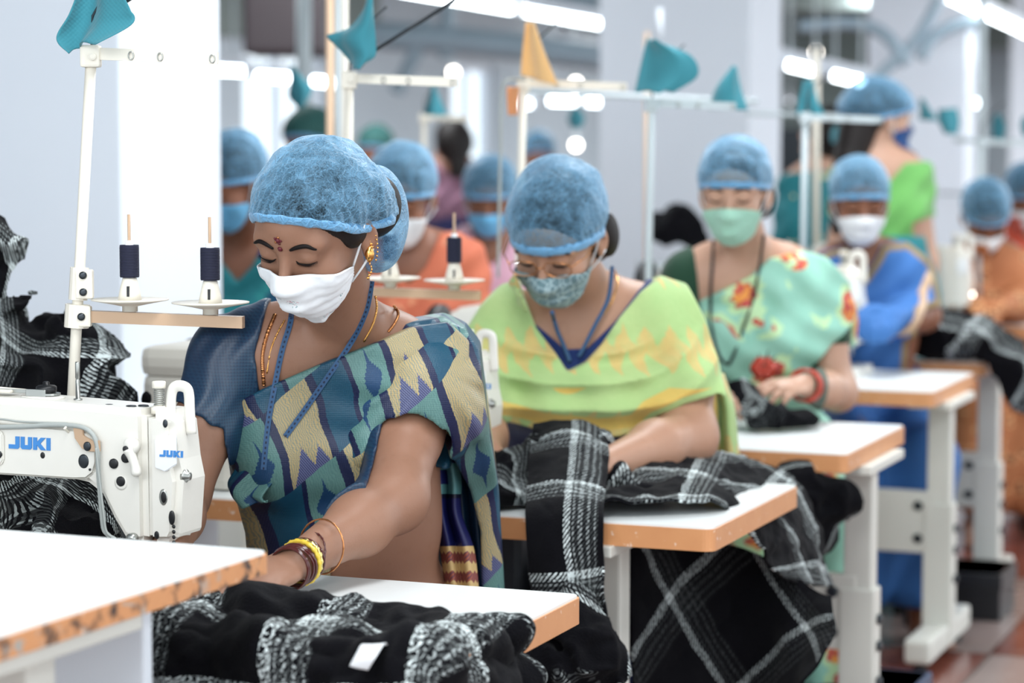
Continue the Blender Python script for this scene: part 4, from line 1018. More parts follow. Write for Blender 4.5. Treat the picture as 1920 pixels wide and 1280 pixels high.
        cable([(203,842),(209,900),(216,960),(222,1000),(240,1012)],.0018,M['grey_tube'],'thin_wire',.012)
        g=MB(); x,z=mp(142,808); g.tube([(x,yf-.004,z+.006),(x,yf-.014,z),(x,yf-.004,z-.006)],.0022,6); g.build('cable_tie',M['cream'],t,True)
        g=MB(); a=mp(216,948); b=mp(240,1016); g.tube([(a[0],yf+.02,a[1]),(b[0],yf+.02,b[1])],.0068,8); g.build('lifter_bar',M['darksteel'],t,True,smooth=True)
        g=MB(); a=mp(268,1012); g.lathe([(.003,0),(.0085,.001),(.0085,.010),(.003,.012)],(a[0],yf,a[1]),14,ax='y'); g.tube(catmull([(a[0],yf-.006,a[1]-.004),(a[0]-.02,yf-.01,a[1]-.002),(a[0]-.035,yf-.006,a[1]-.010),(a[0]-.05,yf,a[1]-.004)],16),.0022,6); g.build('presser_lever',M['steel'],t,True,smooth=True)
        # bobbin winder on top
        zt=mp(0,761)[1]; x,_=mp(58,0); g=MB(); g.lathe([(.03,0),(.032,.002),(.032,.004),(.02,.005)],(x,0,zt),22); g.V=[(x+(v[0]-x)*1.15,v[1]*.6,v[2]) for v in g.V]; g.build('winder_base',M['machine'],t,True,smooth=True)
        g=MB(); g.lathe([(.0145,0),(.0155,.001),(.0155,.008),(.013,.010),(.005,.011),(.005,.015),(.003,.016)],(x+.006,0,zt+.010),20); g.build('bobbin_winder',M['black'],t,True,smooth=True)
        g=MB(); g.lathe([(.016,0),(.016,.003)],(x+.012,0,zt+.006),20); g.box((x-.08,-.012,zt+.008),(x+.008,-.009,zt+.014),.001); g.box((x-.02,-.016,zt+.004),(x+.014,-.013,zt+.015),.001); g.build('winder_arm',M['steel'],t,True,smooth=False)
        g=MB(); g.tube([(x-.02,-.008,zt+.012),(x-.12,-.01,zt+.016)],.0022,8); g.box((x-.10,-.02,zt+.008),(x-.045,.008,zt+.013),.002); g.build('winder_lever',M['cream'],t,True)
        for px in (200,246,262): x,_=mp(px,0); g=MB(); g.lathe([(.0003,0),(.009,.0005),(.007,.003),(.0003,.0035)],(x,-.012 if px!=262 else 0,mp(0,767)[1]-.0008),14); g.build('oil_plug',M['darksteel'],t,True,smooth=True)
    t.scale=(scale,)*3
    return t
mz=ZT
p=D(364,1000,3.50)
machine((p[0],3.50,mz),RZ,'white lockstitch machine with blue lettering in the left foreground')
p=D(930,800,4.47); machine((p[0],4.47,mz),RZ,'white machine seen behind the shoulder of the woman in blue ikat',True,1.0,.60)
p=D(1275,600,5.47); machine((p[0],5.47,mz),RZ,'machine hidden behind the woman in green tie-dye',False,1.0,.56)
p=D(1622,560,6.72); machine((p[0],6.72,mz),RZ,'white machine in front of the woman in blue',False,1.15,.52,False)
p=D(1822,560,8.35); machine((p[0],8.35,mz),RZ,'white machine in front of the woman in brown floral sari',False,1.1,.52,False)
t=thing('motor_cover','rounded beige machine cover behind the shoulder of the woman in blue ikat','machine cover',D(375,880,4.58),RZ)
t.location.z=ZT; g=MB(); g.box((-.075,-.09,0),(.12,.08,.215),.02); g.build('lower_case',M['beige'],t,True); g=MB(); g.box((-.078,-.093,.208),(.123,.083,.268),.022); g.build('lid',M['beige'],t,True)
# ---------------- thread stands ----------------
def thread_stand(px,pyb,pxt,pyt,Y,label,arm=.20,armdir=1,tray=None,r=.0085,zb=ZT,spools=True,mat='cream',trays=2,splab='navy thread cone',Yt=None):
    B=D(px,pyb,Y); Tp=D(pxt,pyt,Y); d=(Tp-B)/(Tp[2]-B[2]); base=B+d*(zb-B[2]); 
    t=thing('thread_stand',label,'thread stand',base,0,'thread stands of the machines')
    g=MB(); g.tube([base,Tp],r,14); g.lathe([(.022,0),(.022,.006),(.013,.008),(.013,.02)],base,16); g.build('pole',M[mat],t,smooth=True)
    ca,sa=math.cos(PSI),math.sin(PSI); ax=np.array([ca,-sa,0])*armdir*1.0; ax=np.array([armdir*.985,-.12*armdir,-.04])
    a=Tp-d*.006; g=MB(); e=a+ax*arm; up=np.array([0,0,1.0]); sd=np.cross(ax,up)
    V=[]; 
    for q in (a,e):
        for s_,z_ in ((-.006,-.010),(.006,-.010),(.006,.0085),(-.006,.0085)): V.append(q+sd*s_+up*z_)
    g.add(V,[(3,2,1,0),(4,5,6,7),(0,1,5,4),(1,2,6,5),(2,3,7,6),(3,0,4,7)]); g.build('guide_arm',M[mat],t)
    for f in (.32,.55,.96):
        q=a+ax*arm*f+np.array([0,-.008,-.002]); g=MB(); g.tube([q+[.004*math.cos(w_),0,.006*math.sin(w_)] for w_ in np.linspace(0,2*math.pi,13)[:-1]],.0011,5,closed=True,caps=False); g.build('thread_eyelet',M['steel'],t,smooth=True)
    g=MB(); g.box(a-[.016,.014,.022],a+[.014,.014,.012],.004); g.lathe([(.006,0),(.006,.004),(.003,.005)],a+[0.004,-.014,-.006],12,ax='y'); g.build('top_clamp',M[mat],t)
    g=MB(); g.tube([Tp,Tp+[0.004,-.01,.05],Tp+[.03,-.02,.09],Tp+[.075,-.03,.13]],.0022,6); g.build('wire_guide',M['darksteel'],t,smooth=True)
    if tray is not None:
        fz=(base[2]-Tp[2]); zt=D(px,tray,Y)[2]; c=base+d*(zt-base[2]); 
        for (dz0,dz1,w_) in ((-.018,.018,.019),(.025,.075,.016)):
            g=MB(); q=c+d*dz0; q2=c+d*dz1; g.tube([q,q2],w_ if dz0<0 else .0145,14); g.box(q2*.5+q*.5+[-.002,-.018,-abs(dz1-dz0)/2*.9],q2*.5+q*.5+[.024,.0,abs(dz1-dz0)/2*.9],.003)
            g.build('clamp',M[mat],t)
            for zz in ((0,) if dz0<0 else (-.012,.014)): g=MB(); g.lathe([(.006,-.001),(.006,.003),(.003,.004)],q2*.5+q*.5+[.010,-.018,zz],12,ax='y'); g.build('clamp_screw',M['darksteel'],t,smooth=True)
        axt=np.array([.985,-.10,-.03]); g=MB(); V=[]; e=c+axt*.265; sd=np.cross(axt,up)
        for q in (c+axt*.012,e):
            for s_,z_ in ((-.010,-.009),(.010,-.009),(.010,.009),(-.010,.009)): V.append(q+sd*s_+up*z_)
        g.add(V,[(3,2,1,0),(4,5,6,7),(0,1,5,4),(1,2,6,5),(2,3,7,6),(3,0,4,7)]); g.build('spool_bar',M['tan'],t)
        for k in range(trays):
            q=c+axt*(.085+.128*k)+[0,-.0,.010]
            g=MB(); g.lathe([(.012,0),(.012,.008),(.030,.012),(.0595,.0175),(.0600,.0195),(.030,.0165),(.018,.018),(.0165,.019)],q,36); g.build('spool_plate',M['cream'],t,smooth=True)
            g=MB(); g.lathe([(.0185,.018),(.0165,.030),(.0115,.050),(.011,.052),(.003,.052)],q,20); g.build('cone_seat',M['cream'],t,smooth=True)
            g=MB(); g.box(q+[-.002,-.0185,.024],q+[.002,-.010,.040]); g.build('cone_slot',M['black'],t)
            g=MB(); g.tube([q+[0,0,.05],q+[0,0,.150]],.0025,8); g.build('spool_pin',M['tan'],t,smooth=True)
            if spools:
                s_=thing('thread_spool',splab[k] if isinstance(splab,list) else splab,'thread spool',q+np.array([0,0,.053]),0,'navy thread spools on the stands')
                g=MB(); pr=[(.0055,0),(.0145,0)]+[(.0150+.0001*math.sin(z*2.5),.002+z*.0015) for z in range(31)]+[(.0145,.050),(.0055,.050)]; g.lathe(pr,q+[0,0,.053],28); g.build('thread',M['thread'],s_,smooth=True)
                g=MB(); g.lathe([(.0028,-.001),(.0065,-.001),(.0065,.056),(.0028,.057)],q+[0,0,.053],16); g.build('core',M['badge'],s_,smooth=True)
    return t
thread_stand(139,690,172,92,3.74,'cream thread stand at left holding two navy spools before the white pillar',tray=592,splab=['navy thread spool on the left plate of the foreground stand','navy thread spool on the right plate of the foreground stand'],r=.0085,Yt=3.74)
thread_stand(652,600,655,140,4.75,'cream thread stand whose top arm shows above the first blue cap',tray=545,splab=['navy spool hidden behind the first blue cap','dark spool on the plate between the first two women'],arm=.215)
thread_stand(970,560,982,150,5.6,'cream thread stand with an orange tag near its top',arm=.24)
thread_stand(1216,520,1222,188,5.75,'thread stand against the middle pillar with grey pole',arm=.20,mat='greypaint')
thread_stand(1505,520,1510,215,6.95,'thread stand right of the middle pillar under a teal rag',arm=.22,mat='greypaint')
thread_stand(1835,520,1838,262,8.6,'thread stand pole at the far right with long top arm',arm=.18,mat='greypaint')
thread_stand(788,520,795,215,8.0,'slim far thread stand left of the bright window',arm=.15)
# long rail joining the stands
def pole(name,label,pts,r,mat,cat,group=None,n=10,cap=True):
    P=[D(*p) for p in pts]; t=thing(name,label,cat,P[0]); g=MB(); g.tube(catmull(P,max(2,len(P)*8 if len(P)>2 else 2)),r,n); g.build('pole' if cat=='pole' else 'cable',M[mat],t,smooth=True)
    if group: t['group']=group
    return t,P
t,_=pole('utility_pole','peach painted square post rising behind the first blue cap',[(619,620,6.0),(619,-60,6.0)],.010,'peach','pole'); 
t,_=pole('utility_pole','grey steel conduit beside the peach post',[(633,620,6.0),(633,-60,6.0)],.007,'greypaint','pole')
t,_=pole('utility_pole','cream conduit right of the peach post, running to the ceiling',[(646,620,5.9),(646,-60,5.9)],.008,'cream','pole')
t,_=pole('utility_pole','whitish lamp above the large teal rag, shaped as a white pipe end',[(1236,70,8.0),(1236,15,8.0)],.012,'white_paint','pole')  # unlit white stub stands in for a whitish lamp
t,_=pole('utility_pole','thin peach pipe on the middle pillar',[(1213,560,8.2),(1213,60,8.2)],.008,'peach','pole')
t,_=pole('utility_pole','grey vertical pipe at the edge of the right pillar',[(1842,560,9.5),(1842,-60,9.5)],.016,'greypaint','pole')
t,_=pole('utility_pole','grey upright pipe in front of the dark far machinery',[(570,300,9.5),(570,-60,9.5)],.030,'greypaint','pole')
t,_=pole('utility_pole','cream pipe behind the teal garments',[(1530,500,8.6),(1530,90,8.6)],.014,'cream','pole')
t,_=pole('overhead_rail','long grey rail running level past the middle pillar',[(985,172,6.9),(1420,190,7.2)],.008,'greypaint','rail')
t,_=pole('overhead_rail','thin grey rail over the women at right',[(1400,212,8.3),(1600,218,8.4)],.008,'greypaint','rail')
t,_=pole('overhead_rail','far rail at the right edge under small teal rags',[(1790,262,9.0),(1990,270,9.2)],.010,'greypaint','rail')
t,_=pole('power_cable','grey cable looping down beside the orange tag',[(985,150,5.55),(952,150,5.5),(940,180,5.5),(938,300,5.5),(934,520,5.5)],.0035,'grey_tube','cable')
t,_=pole('power_cable','thin dark cable slanting up from the second teal rag',[(672,128,4.72),(700,98,4.72),(745,68,4.70),(840,8,4.66),(900,-40,4.6)],.0038,'darksteel','cable')
t,_=pole('power_cable','black wire above the first teal rag',[(190,44,3.70),(206,24,3.70),(250,-6,3.69),(300,-30,3.68)],.0032,'darksteel','cable')
# ---- the other seated women ----
def seated(label,H,jt,skin,garms,mask,capa,h=.0055,skirtmat=None,arms=('A','B'),w=.155,d=.105,group='seated machine operators',hairx=(),skirt_yaw=0,ropts=None,feet=True,extra=None,head=True,curlB=(.3,.5,.4),handn=(0,0,-1),armr=1.0,bust=.9,capmat_='cap',seat=True,maskopt=(-.014,-.114),browz=True,knee=.42,hs=1.05):
    J={k:D(*v) for k,v in jt.items()}
    t=thing('person',label,'person',(J['hip'][0],J['hip'][1],0),0,group)
    pts=np.array(list(J.values())+[H.c]); lo=pts.min(0)-.26; hi=pts.max(0)+.26; lo[2]=max(lo[2],.42)
    F=Field(lo,hi,h,.3); torso(F,J['NB'],J['SA'],J['SB'],J['ch'],J['wa'],J['hip'],H,w,d,bust); H.add(F)
    for q in (-1,1): F.cap(J['NB']+[0,-.05,-.012],(J['SA'] if q<0 else J['SB'])+[-q*.03,-.035,.020],.009,.008,.018)
    tor=F.copy()
    for a in arms:
        S,E_,W=J['S'+a],J['E'+a],J['W'+a]; F.chain([S,(S+E_)/2,E_],[.055*armr,.053*armr,.046*armr],.03); F.chain([E_,E_*.6+W*.4,W],[.046*armr,.043*armr,.027],.03)
        if 'K'+a in J: hand(F,W,J['K'+a],handn,1 if a=='A' else -1,curlB,hs,.06,.5)
    fmesh('body',F,skin,t)
    for g in garms:
        G=(F if g.get('on','body')=='body' else tor).copy(); G.F=G.F-g.get('off',.01)
        for c in g.get('caps',()): G.cap(D(*c[0]),D(*c[1]),c[2],c[3],c[4] if len(c)>4 else .04)
        X,Y,Z=G.axes()
        if 'disp' in g: G.F=(G.F+g['disp'](X,Y,Z)).astype(np.float32)
        G.cut(poly2(G,g['poly'],g['Y']),.003)
        if 'cutf' in g: G.cut(g['cutf'](X,Y,Z))
        for c in g.get('subs',()): G.cap(D(*c[0]) if not isinstance(c[0],str) else J[c[0]],D(*c[1]) if not isinstance(c[1],str) else J[c[1]],c[2],c[3],.006,'s')
        fmesh(g['name'],G,g['mat'],t,puv=puvfn(H,P2(g['poly'],g['Y'])))
    if mask: mask_mesh(H,tor,mask,t,*maskopt)
    if browz: brows(H,tor,t)
    hair_mesh(H,max(h,.0045),t,hairx)
    cap_mesh(H,mat=M[capmat_],parent=t,**capa)
    if skirtmat: skirt(t,J['hip'],skirtmat,skirt_yaw,foot=feet,feetskin=skin,seat=.5,knee=knee)
    if extra: extra(t,H,F,tor,J)
    if seat:
        c=J['hip']; s_=thing('stool','padded stool under the '+' '.join(label.split()[:9]),'stool',(c[0],c[1]+.02,0),RZ,'operator stools')
        g=MB(); g.box((-.17,-.15,.40),(.17,.15,.44),.012); g.build('seat',M['black'],s_,True)
        for sx in (-1,1):
            for sy in (-1,1): g=MB(); g.tube([(sx*.14,sy*.12,.40),(sx*.165,sy*.145,.0)],.011,8); g.build('leg',M['darksteel'],s_,True,smooth=True)
    return t,H,F,tor,J
def surf_tube(t,F,pts,Y,name,mat,r,off=.002,n=50,span=.35,label=None):
    P=np.array(catmull([D(x,y,Y) for x,y in pts],n)); out=[]
    ys=np.linspace(Y-span,Y+span*.7,160)
    for p in P:
        c=np.stack([p[0]/p[1]*ys,ys,CAMZ+(p[2]-CAMZ)/p[1]*ys],1); v=sample(F,c); i=np.argmax(v<off); out.append(c[i] if v.min()<off else p)
    out=np.array(out)
    for _ in range(4): out[1:-1]=(out[:-2]+out[2:]+2*out[1:-1])/4
    V,Q=tube(out,r,7); return obj(name,V,Q,mat,t)
# second woman: green and yellow tie-dye drape
def second():
    H=Head(1044,446,4.60,20,33,2,1.03)
    jt=dict(NB=(1120,575,4.76),SA=(948,625,4.74),SB=(1262,618,4.76),ch=(1100,710,4.78),wa=(1105,850,4.84),hip=(1110,1000,4.92),
            EA=(890,800,4.62),WA=(915,850,4.40),KA=(930,885,4.32),EB=(1292,818,4.60),WB=(1130,872,4.34),KB=(1070,890,4.27))
    fold=lambda X,Y,Z:(.016*(np.abs(np.sin(np.sqrt(((X-.12)*.8)**2+(Z-1.14)**2)*62+np.sin(X*14)*.8))-.6)*np.clip((1.06-Z)/.05,0,1)+.003*np.sin(X*60+Z*35)).astype(np.float32)
    hem=[(860,640),(900,575),(945,528),(966,505),(985,560),(1005,610),(1040,655),(1062,688),(1095,672),(1125,640),(1160,590),(1200,545),(1240,518),(1285,522),(1322,600),(1345,680),(1352,735),(1338,724),(1275,742),(1222,770),(1196,800),(1110,809),(1010,795),(935,775),(872,745),(850,700)]
    blue=[(1000,600),(1030,625),(1058,650),(1100,648),(1150,600),(1195,545),(1232,512),(1262,512),(1262,640),(1100,780),(1000,700)]
    under=[(880,740),(1230,740),(1262,905),(1262,1100),(900,1100),(880,800)]
    g=[dict(name='blue_blouse',poly=blue,Y=4.72,off=.010,mat=M['navy_cloth'],on='torso'),
       dict(name='dark_blouse',poly=under,Y=4.78,off=.008,mat=M['indigo_cloth'],on='torso'),
       dict(name='tie_dye_drape',poly=hem,Y=4.72,off=.027,mat=M['tiedye'],on='torso',disp=fold,
            caps=(((948,625,4.74),(882,760,4.64),.084,.088),((1255,625,4.76),(1290,745,4.66),.088,.094),((1040,740,4.66),(1130,745,4.66),.07,.07,.05)),subs=((('EB',(1298,800,4.62),.062,.058)),))]
    def extra(t,H,F,tor,J):
        rows=[(700,1322,34),(760,1325,50),(820,1318,64),(900,1312,78)]
        G=[[D(x+w_*k/4,y,4.80+.016*((-1)**k)) for k in range(5)] for (y,x,w_) in rows]
        V,Q,p=loft(G,30,44,.004); p=np.concatenate([p+[.3,.2],np.minimum(p[:,:1],(.064*1.1-p[:,:1]).clip(0))],1); obj('drape_end',V,Q,M['tiedye'],t,puv=p)
        U=tor.copy(); U.F=U.F-.018
        surf_tube(t,U,[(1035,585),(1045,620),(1058,650),(1068,676)],4.66,'lanyard',M['lanyard'],.0042); surf_tube(t,U,[(1148,500),(1140,560),(1115,610),(1095,650),(1085,668)],4.68,'lanyard',M['lanyard'],.0042)
        surf_tube(t,tor,[(1152,505),(1158,530),(1145,570),(1120,600)],4.72,'gold_chain',M['gold'],.0018,.001)
        # spectacles
        fr=[]; lens=[]
        s_=MB()
        for q in (-1,1):
            c=np.array([q*.033,-.108,.006]); P=[H.w(c+[.026*math.copysign(abs(math.cos(a))**.75,math.cos(a)),.006*abs(math.cos(a))*.5,.016*math.copysign(abs(math.sin(a))**.75,math.sin(a))]) for a in np.linspace(0,2*math.pi,33)[:-1]]
            s_.tube(P,.0011,6,closed=True,caps=False)
            s_.tube([H.w(c+[q*.026,.002,.006]),H.w((q*.078,-.075,.014)),H.w((q*.086,.0,.010)),H.w((q*.087,.02,-.012))],.0012,6)
            g=MB(); cc=H.w(c); g.add([H.w(c+[.025*math.cos(a),-.0006,.0150*math.sin(a)]) for a in np.linspace(0,2*math.pi,25)[:-1]]+[H.w(c+[.025*math.cos(a),.0006,.0150*math.sin(a)]) for a in np.linspace(0,2*math.pi,25)[:-1]],[tuple(range(24))[::-1],tuple(range(24,48))]+[(k,(k+1)%24,24+(k+1)%24,24+k) for k in range(24)])
            lens.append(g)
        s_.tube([H.w((-.008,-.109,.010)),H.w((0,-.115,.013)),H.w((.008,-.109,.010))],.0011,6)
        sp=s_.build('spectacles',M['copper'],t,smooth=True)
        for g in lens: g.build('lens',M['lens'],sp)
    return seated('woman in green and yellow tie-dye drape with spectacles and grey mask',H,jt,M['skin2'],g,M['mask_grey'],
        dict(h=.0038,fz=.036,side=.012,back=-.30,lump=.0032,seed=5,grow=.97,hem=.0075),.0045,M['navy_cloth'],w=.170,d=.115,
        hairx=[((.078,.060,-.030),(.020,.035,.045),.02),((.05,.08,-.05),(.03,.04,.05),.02)],extra=extra,armr=1.12,bust=1.15,curlB=(.5,.6,.4),knee=.28)
second()
# third woman: mint floral sari
def third():
    H=Head(1377,362,5.70,13,12,0,.98)
    jt=dict(NB=(1408,490,5.84),SA=(1290,522,5.84),SB=(1522,530,5.86),ch=(1410,620,5.88),wa=(1430,730,5.92),hip=(1435,850,5.98),
            EA=(1262,690,5.78),WA=(1330,735,5.52),KA=(1375,738,5.44),EB=(1572,735,5.78),WB=(1508,722,5.52),KB=(1440,728,5.43))
    fold=lambda X,Y,Z:(.005*np.sin((X*.55+Z*.85)*85+np.sin((X-Z)*16))+.002*np.sin(X*90-Z*40)).astype(np.float32)
    sari=[(1306,562),(1350,540),(1400,515),(1438,482),(1500,468),(1545,480),(1590,530),(1608,585),(1600,598),(1550,640),(1508,690),(1515,700),(1598,775),(1600,900),(1310,900),(1318,700)]
    gb=[(1200,440),(1296,440),(1304,520),(1312,600),(1312,900),(1215,640)]
    gb2=[(1500,600),(1600,560),(1605,640),(1580,640),(1530,640),(1520,800),(1490,800)]
    g=[dict(name='green_blouse',poly=gb,Y=5.84,off=.008,mat=M['dark_green']),
       dict(name='green_blouse_sleeve',poly=gb2,Y=5.84,off=.006,mat=M['dark_green']),
       dict(name='mint_sari',poly=sari,Y=5.84,off=.014,mat=M['mint'],on='torso',disp=fold,caps=(((1480,535,5.84),(1528,540,5.84),.075,.080),((1528,540,5.84),(1545,610,5.82),.082,.080),((1470,640,5.78),(1520,640,5.8),.06,.06,.05)),subs=(('EB',(1556,680,5.80),.06,.06),))]
    def extra(t,H,F,tor,J):
        rows=[(560,1560,38),(600,1572,36),(650,1574,28)]
        G=[[D(x+w_*k/4,y,5.86+.014*((-1)**k)) for k in range(5)] for (y,x,w_) in rows]
        V,Q,p=loft(G,24,24,.004); obj('pallu_end',V,Q,M['mint'],t,puv=np.concatenate([p+[.1,.6],p[:,:1]*0+.01],1))
        U=tor.copy(); U.F=U.F-.016
        surf_tube(t,U,[(1338,452),(1335,500),(1332,560),(1335,620),(1350,670),(1366,684)],5.74,'lanyard',M['black'],.0040); surf_tube(t,U,[(1432,440),(1424,500),(1412,560),(1392,620),(1375,668),(1366,684)],5.74,'lanyard',M['black'],.0040)
        ax=J['EB']-J['WB']; ax/=np.linalg.norm(ax)
        for k,f in enumerate((-.004,.006,.016,.024)):
            c=J['WB']+ax*f; Fr=Rpts(c,c+ax)@Rx(.2*math.sin(k*2.)); P=[c+Fr@np.array([.036*math.cos(a),.036*math.sin(a),0]) for a in np.linspace(0,2*math.pi,41)[:-1]]; V,Q=tube(P,.0034,7,False,True); obj('bangle',V,Q,M['red_plastic'],t,label='red bangle')
        # cloth flower pinned on the chest
        c=D(1432,690,5.62); g=MB()
        for k in range(6): a=k*math.pi/3; g.lathe([(.001,-.004),(.017,0),(.001,.006)],c+np.array([.016*math.cos(a),0,.013*math.sin(a)]),10,ax='y')
        g.lathe([(.001,-.008),(.014,-.004),(.001,.004)],c+[0,-.004,0],10,ax='y'); g.build('fabric_rose',M['red_plastic'],t,smooth=True)
        g=MB(); 
        for dx,dz in ((.03,.03),(-.012,.035),(.012,.045)): g.tube([c,c+[dx,0,dz]],[.006,.001],6)
        g.build('rose_leaf',M['dark_green'],t,smooth=True)
    return seated('woman in pale mint floral sari and green blouse with mint mask',H,jt,M['skin3'],g,M['mask_mint'],
        dict(h=.0042,fz=.040,side=.016,back=-.28,lump=.0028,seed=9,grow=.92,hem=.006),.005,M['mint'],w=.150,d=.105,
        hairx=[((.06,.07,-.03),(.03,.04,.05),.02)],extra=extra,armr=.92,bust=1.0,curlB=(.35,.45,.35),handn=(-.05,.35,-1))
third()
def fourth():
    H=Head(1612,381,6.95,0,13,0,.97)
    jt=dict(NB=(1618,486,7.06),SA=(1552,508,7.06),SB=(1700,508,7.06),ch=(1625,570,7.08),wa=(1625,650,7.1),hip=(1625,745,7.15),
            EA=(1535,600,7.0),WA=(1600,600,6.78),KA=(1630,597,6.70),EB=(1732,590,7.0),WB=(1672,596,6.78),KB=(1640,590,6.70))
    fold=lambda X,Y,Z:(.004*np.sin((X*.55-Z*.85)*80+np.sin((X+Z)*14))).astype(np.float32)
    sari=[(1520,500),(1540,470),(1585,458),(1592,490),(1610,520),(1630,490),(1650,455),(1700,452),(1745,490),(1757,570),(1700,575),(1690,800),(1560,800),(1530,590)]
    border=[(1738,505),(1748,520),(1706,600),(1660,640),(1655,625),(1690,590)]
    g=[dict(name='blue_sari',poly=sari,Y=7.05,off=.014,mat=M['blue_sari'],disp=fold),dict(name='gold_border',poly=border,Y=7.0,off=.020,mat=M['tan'])]
    return seated('woman in bright blue sari with white mask at the fourth table',H,jt,M['skin4'],g,M['mask_plain'],
        dict(h=.0048,fz=.042,side=.014,back=-.28,lump=.0028,seed=12,grow=.94,hem=.006),.006,M['blue_sari'],w=.150,hairx=[((-.06,.04,-.05),(.02,.03,.06),.02)])
fourth()
def fifth():
    H=Head(1848,408,8.60,0,38,0,.97)
    jt=dict(NB=(1852,478,8.74),SA=(1790,500,8.74),SB=(1905,500,8.74),ch=(1850,545,8.76),wa=(1850,610,8.8),hip=(1850,680,8.85),
            EA=(1772,560,8.66),WA=(1805,570,8.45),KA=(1825,572,8.40),EB=(1925,560,8.66),WB=(1880,575,8.45),KB=(1858,575,8.40))
    sari=[(1750,460),(1835,440),(1850,485),(1870,440),(1950,470),(1960,575),(1750,575),(1750,800),(1950,800),(1955,560),(1760,560)]
    sari=[(1755,470),(1830,452),(1850,485),(1872,452),(1945,475),(1955,560),(1930,800),(1770,800),(1752,560)]
    return seated('woman in brown and orange floral sari looking down at the far right',H,jt,M['skin4'],[dict(name='floral_sari',poly=sari,Y=8.7,off=.014,mat=M['brown_sari'])],M['mask_plain'],
        dict(h=.005,fz=.040,side=.014,back=-.28,lump=.0028,seed=15,grow=.94,hem=.006),.007,M['brown_sari'])
fifth()
def simple(label,hd,Y,NB,SA,SB,ch,wa,hip,skin,mat,mask,seed,capa={},poly=None,capm='cap',mt='mask_plain',sk=True,**k):
    H=Head(*hd); dY=Y
    jt=dict(NB=(*NB,Y),SA=(*SA,Y),SB=(*SB,Y),ch=(*ch,Y+.02),wa=(*wa,Y+.04),hip=(*hip,Y+.08))
    s_=FP/Y
    jt.update(EA=(SA[0]-.05*s_,SA[1]+.27*s_,Y-.08),WA=(SA[0]+.05*s_,SA[1]+.30*s_,Y-.30),KA=(SA[0]+.09*s_,SA[1]+.31*s_,Y-.36),EB=(SB[0]+.05*s_,SB[1]+.27*s_,Y-.08),WB=(SB[0]-.05*s_,SB[1]+.30*s_,Y-.30),KB=(SB[0]-.09*s_,SB[1]+.31*s_,Y-.36))
    n=NB[0]; y0=NB[1]; w_=.30*s_
    poly=poly or [(n-w_,y0-.06*s_),(n-.075*s_,y0-.055*s_),(n-.04*s_,y0+.03*s_),(n,y0+.08*s_),(n+.045*s_,y0+.03*s_),(n+.08*s_,y0-.055*s_),(n+w_,y0-.06*s_),(n+w_,y0+.27*s_),(n+.16*s_,y0+.30*s_),(n+.2*s_,y0+.9*s_),(n-.2*s_,y0+.9*s_),(n-.16*s_,y0+.30*s_),(n-w_,y0+.27*s_)]
    ca=dict(h=.005,fz=.042,side=.014,back=-.28,lump=.003,seed=seed,grow=.95,hem=.006); ca.update(capa)
    return seated(label,H,jt,skin,[dict(name='sari',poly=poly,Y=Y,off=.014,mat=mat,disp=lambda X,Y,Z:(.004*np.sin((X*.6-Z*.8)*80)).astype(np.float32))],M[mt] if mask else None,ca,.0075,mat if sk else None,capmat_=capm,**k)
simple('woman in teal sari with light blue mask behind the white pillar',(432,345,6.45,38,25,0,1.0),6.6,(452,470),(380,505),(520,500),(452,590),(452,700),(452,810),M['skin4'],M['teal_sari'],True,21,mt='mask_blue',hairx=[((.07,.04,-.04),(.025,.03,.05),.02)])
simple('woman in orange patterned sari partly hidden by the first blue cap',(752,372,6.15,10,22,0,1.0),6.25,(768,475),(700,500),(862,500),(785,570),(790,680),(790,790),M['skin4'],M['orange_sari'],True,23)
simple('woman in pink top with blue cap behind the thread spool',(918,372,8.10,5,22,0,1.02),8.2,(922,452),(868,475),(972,475),(922,520),(922,590),(922,660),M['skin4'],M['pink_cloth'],True,25,mt='mask_blue')
simple('person cut by the right edge in red top and blue cap',(1925,372,9.6,10,22,0,1.0),9.7,(1930,430),(1885,446),(1975,446),(1930,500),(1930,560),(1930,620),M['skin4'],M['red_cloth'],True,27)
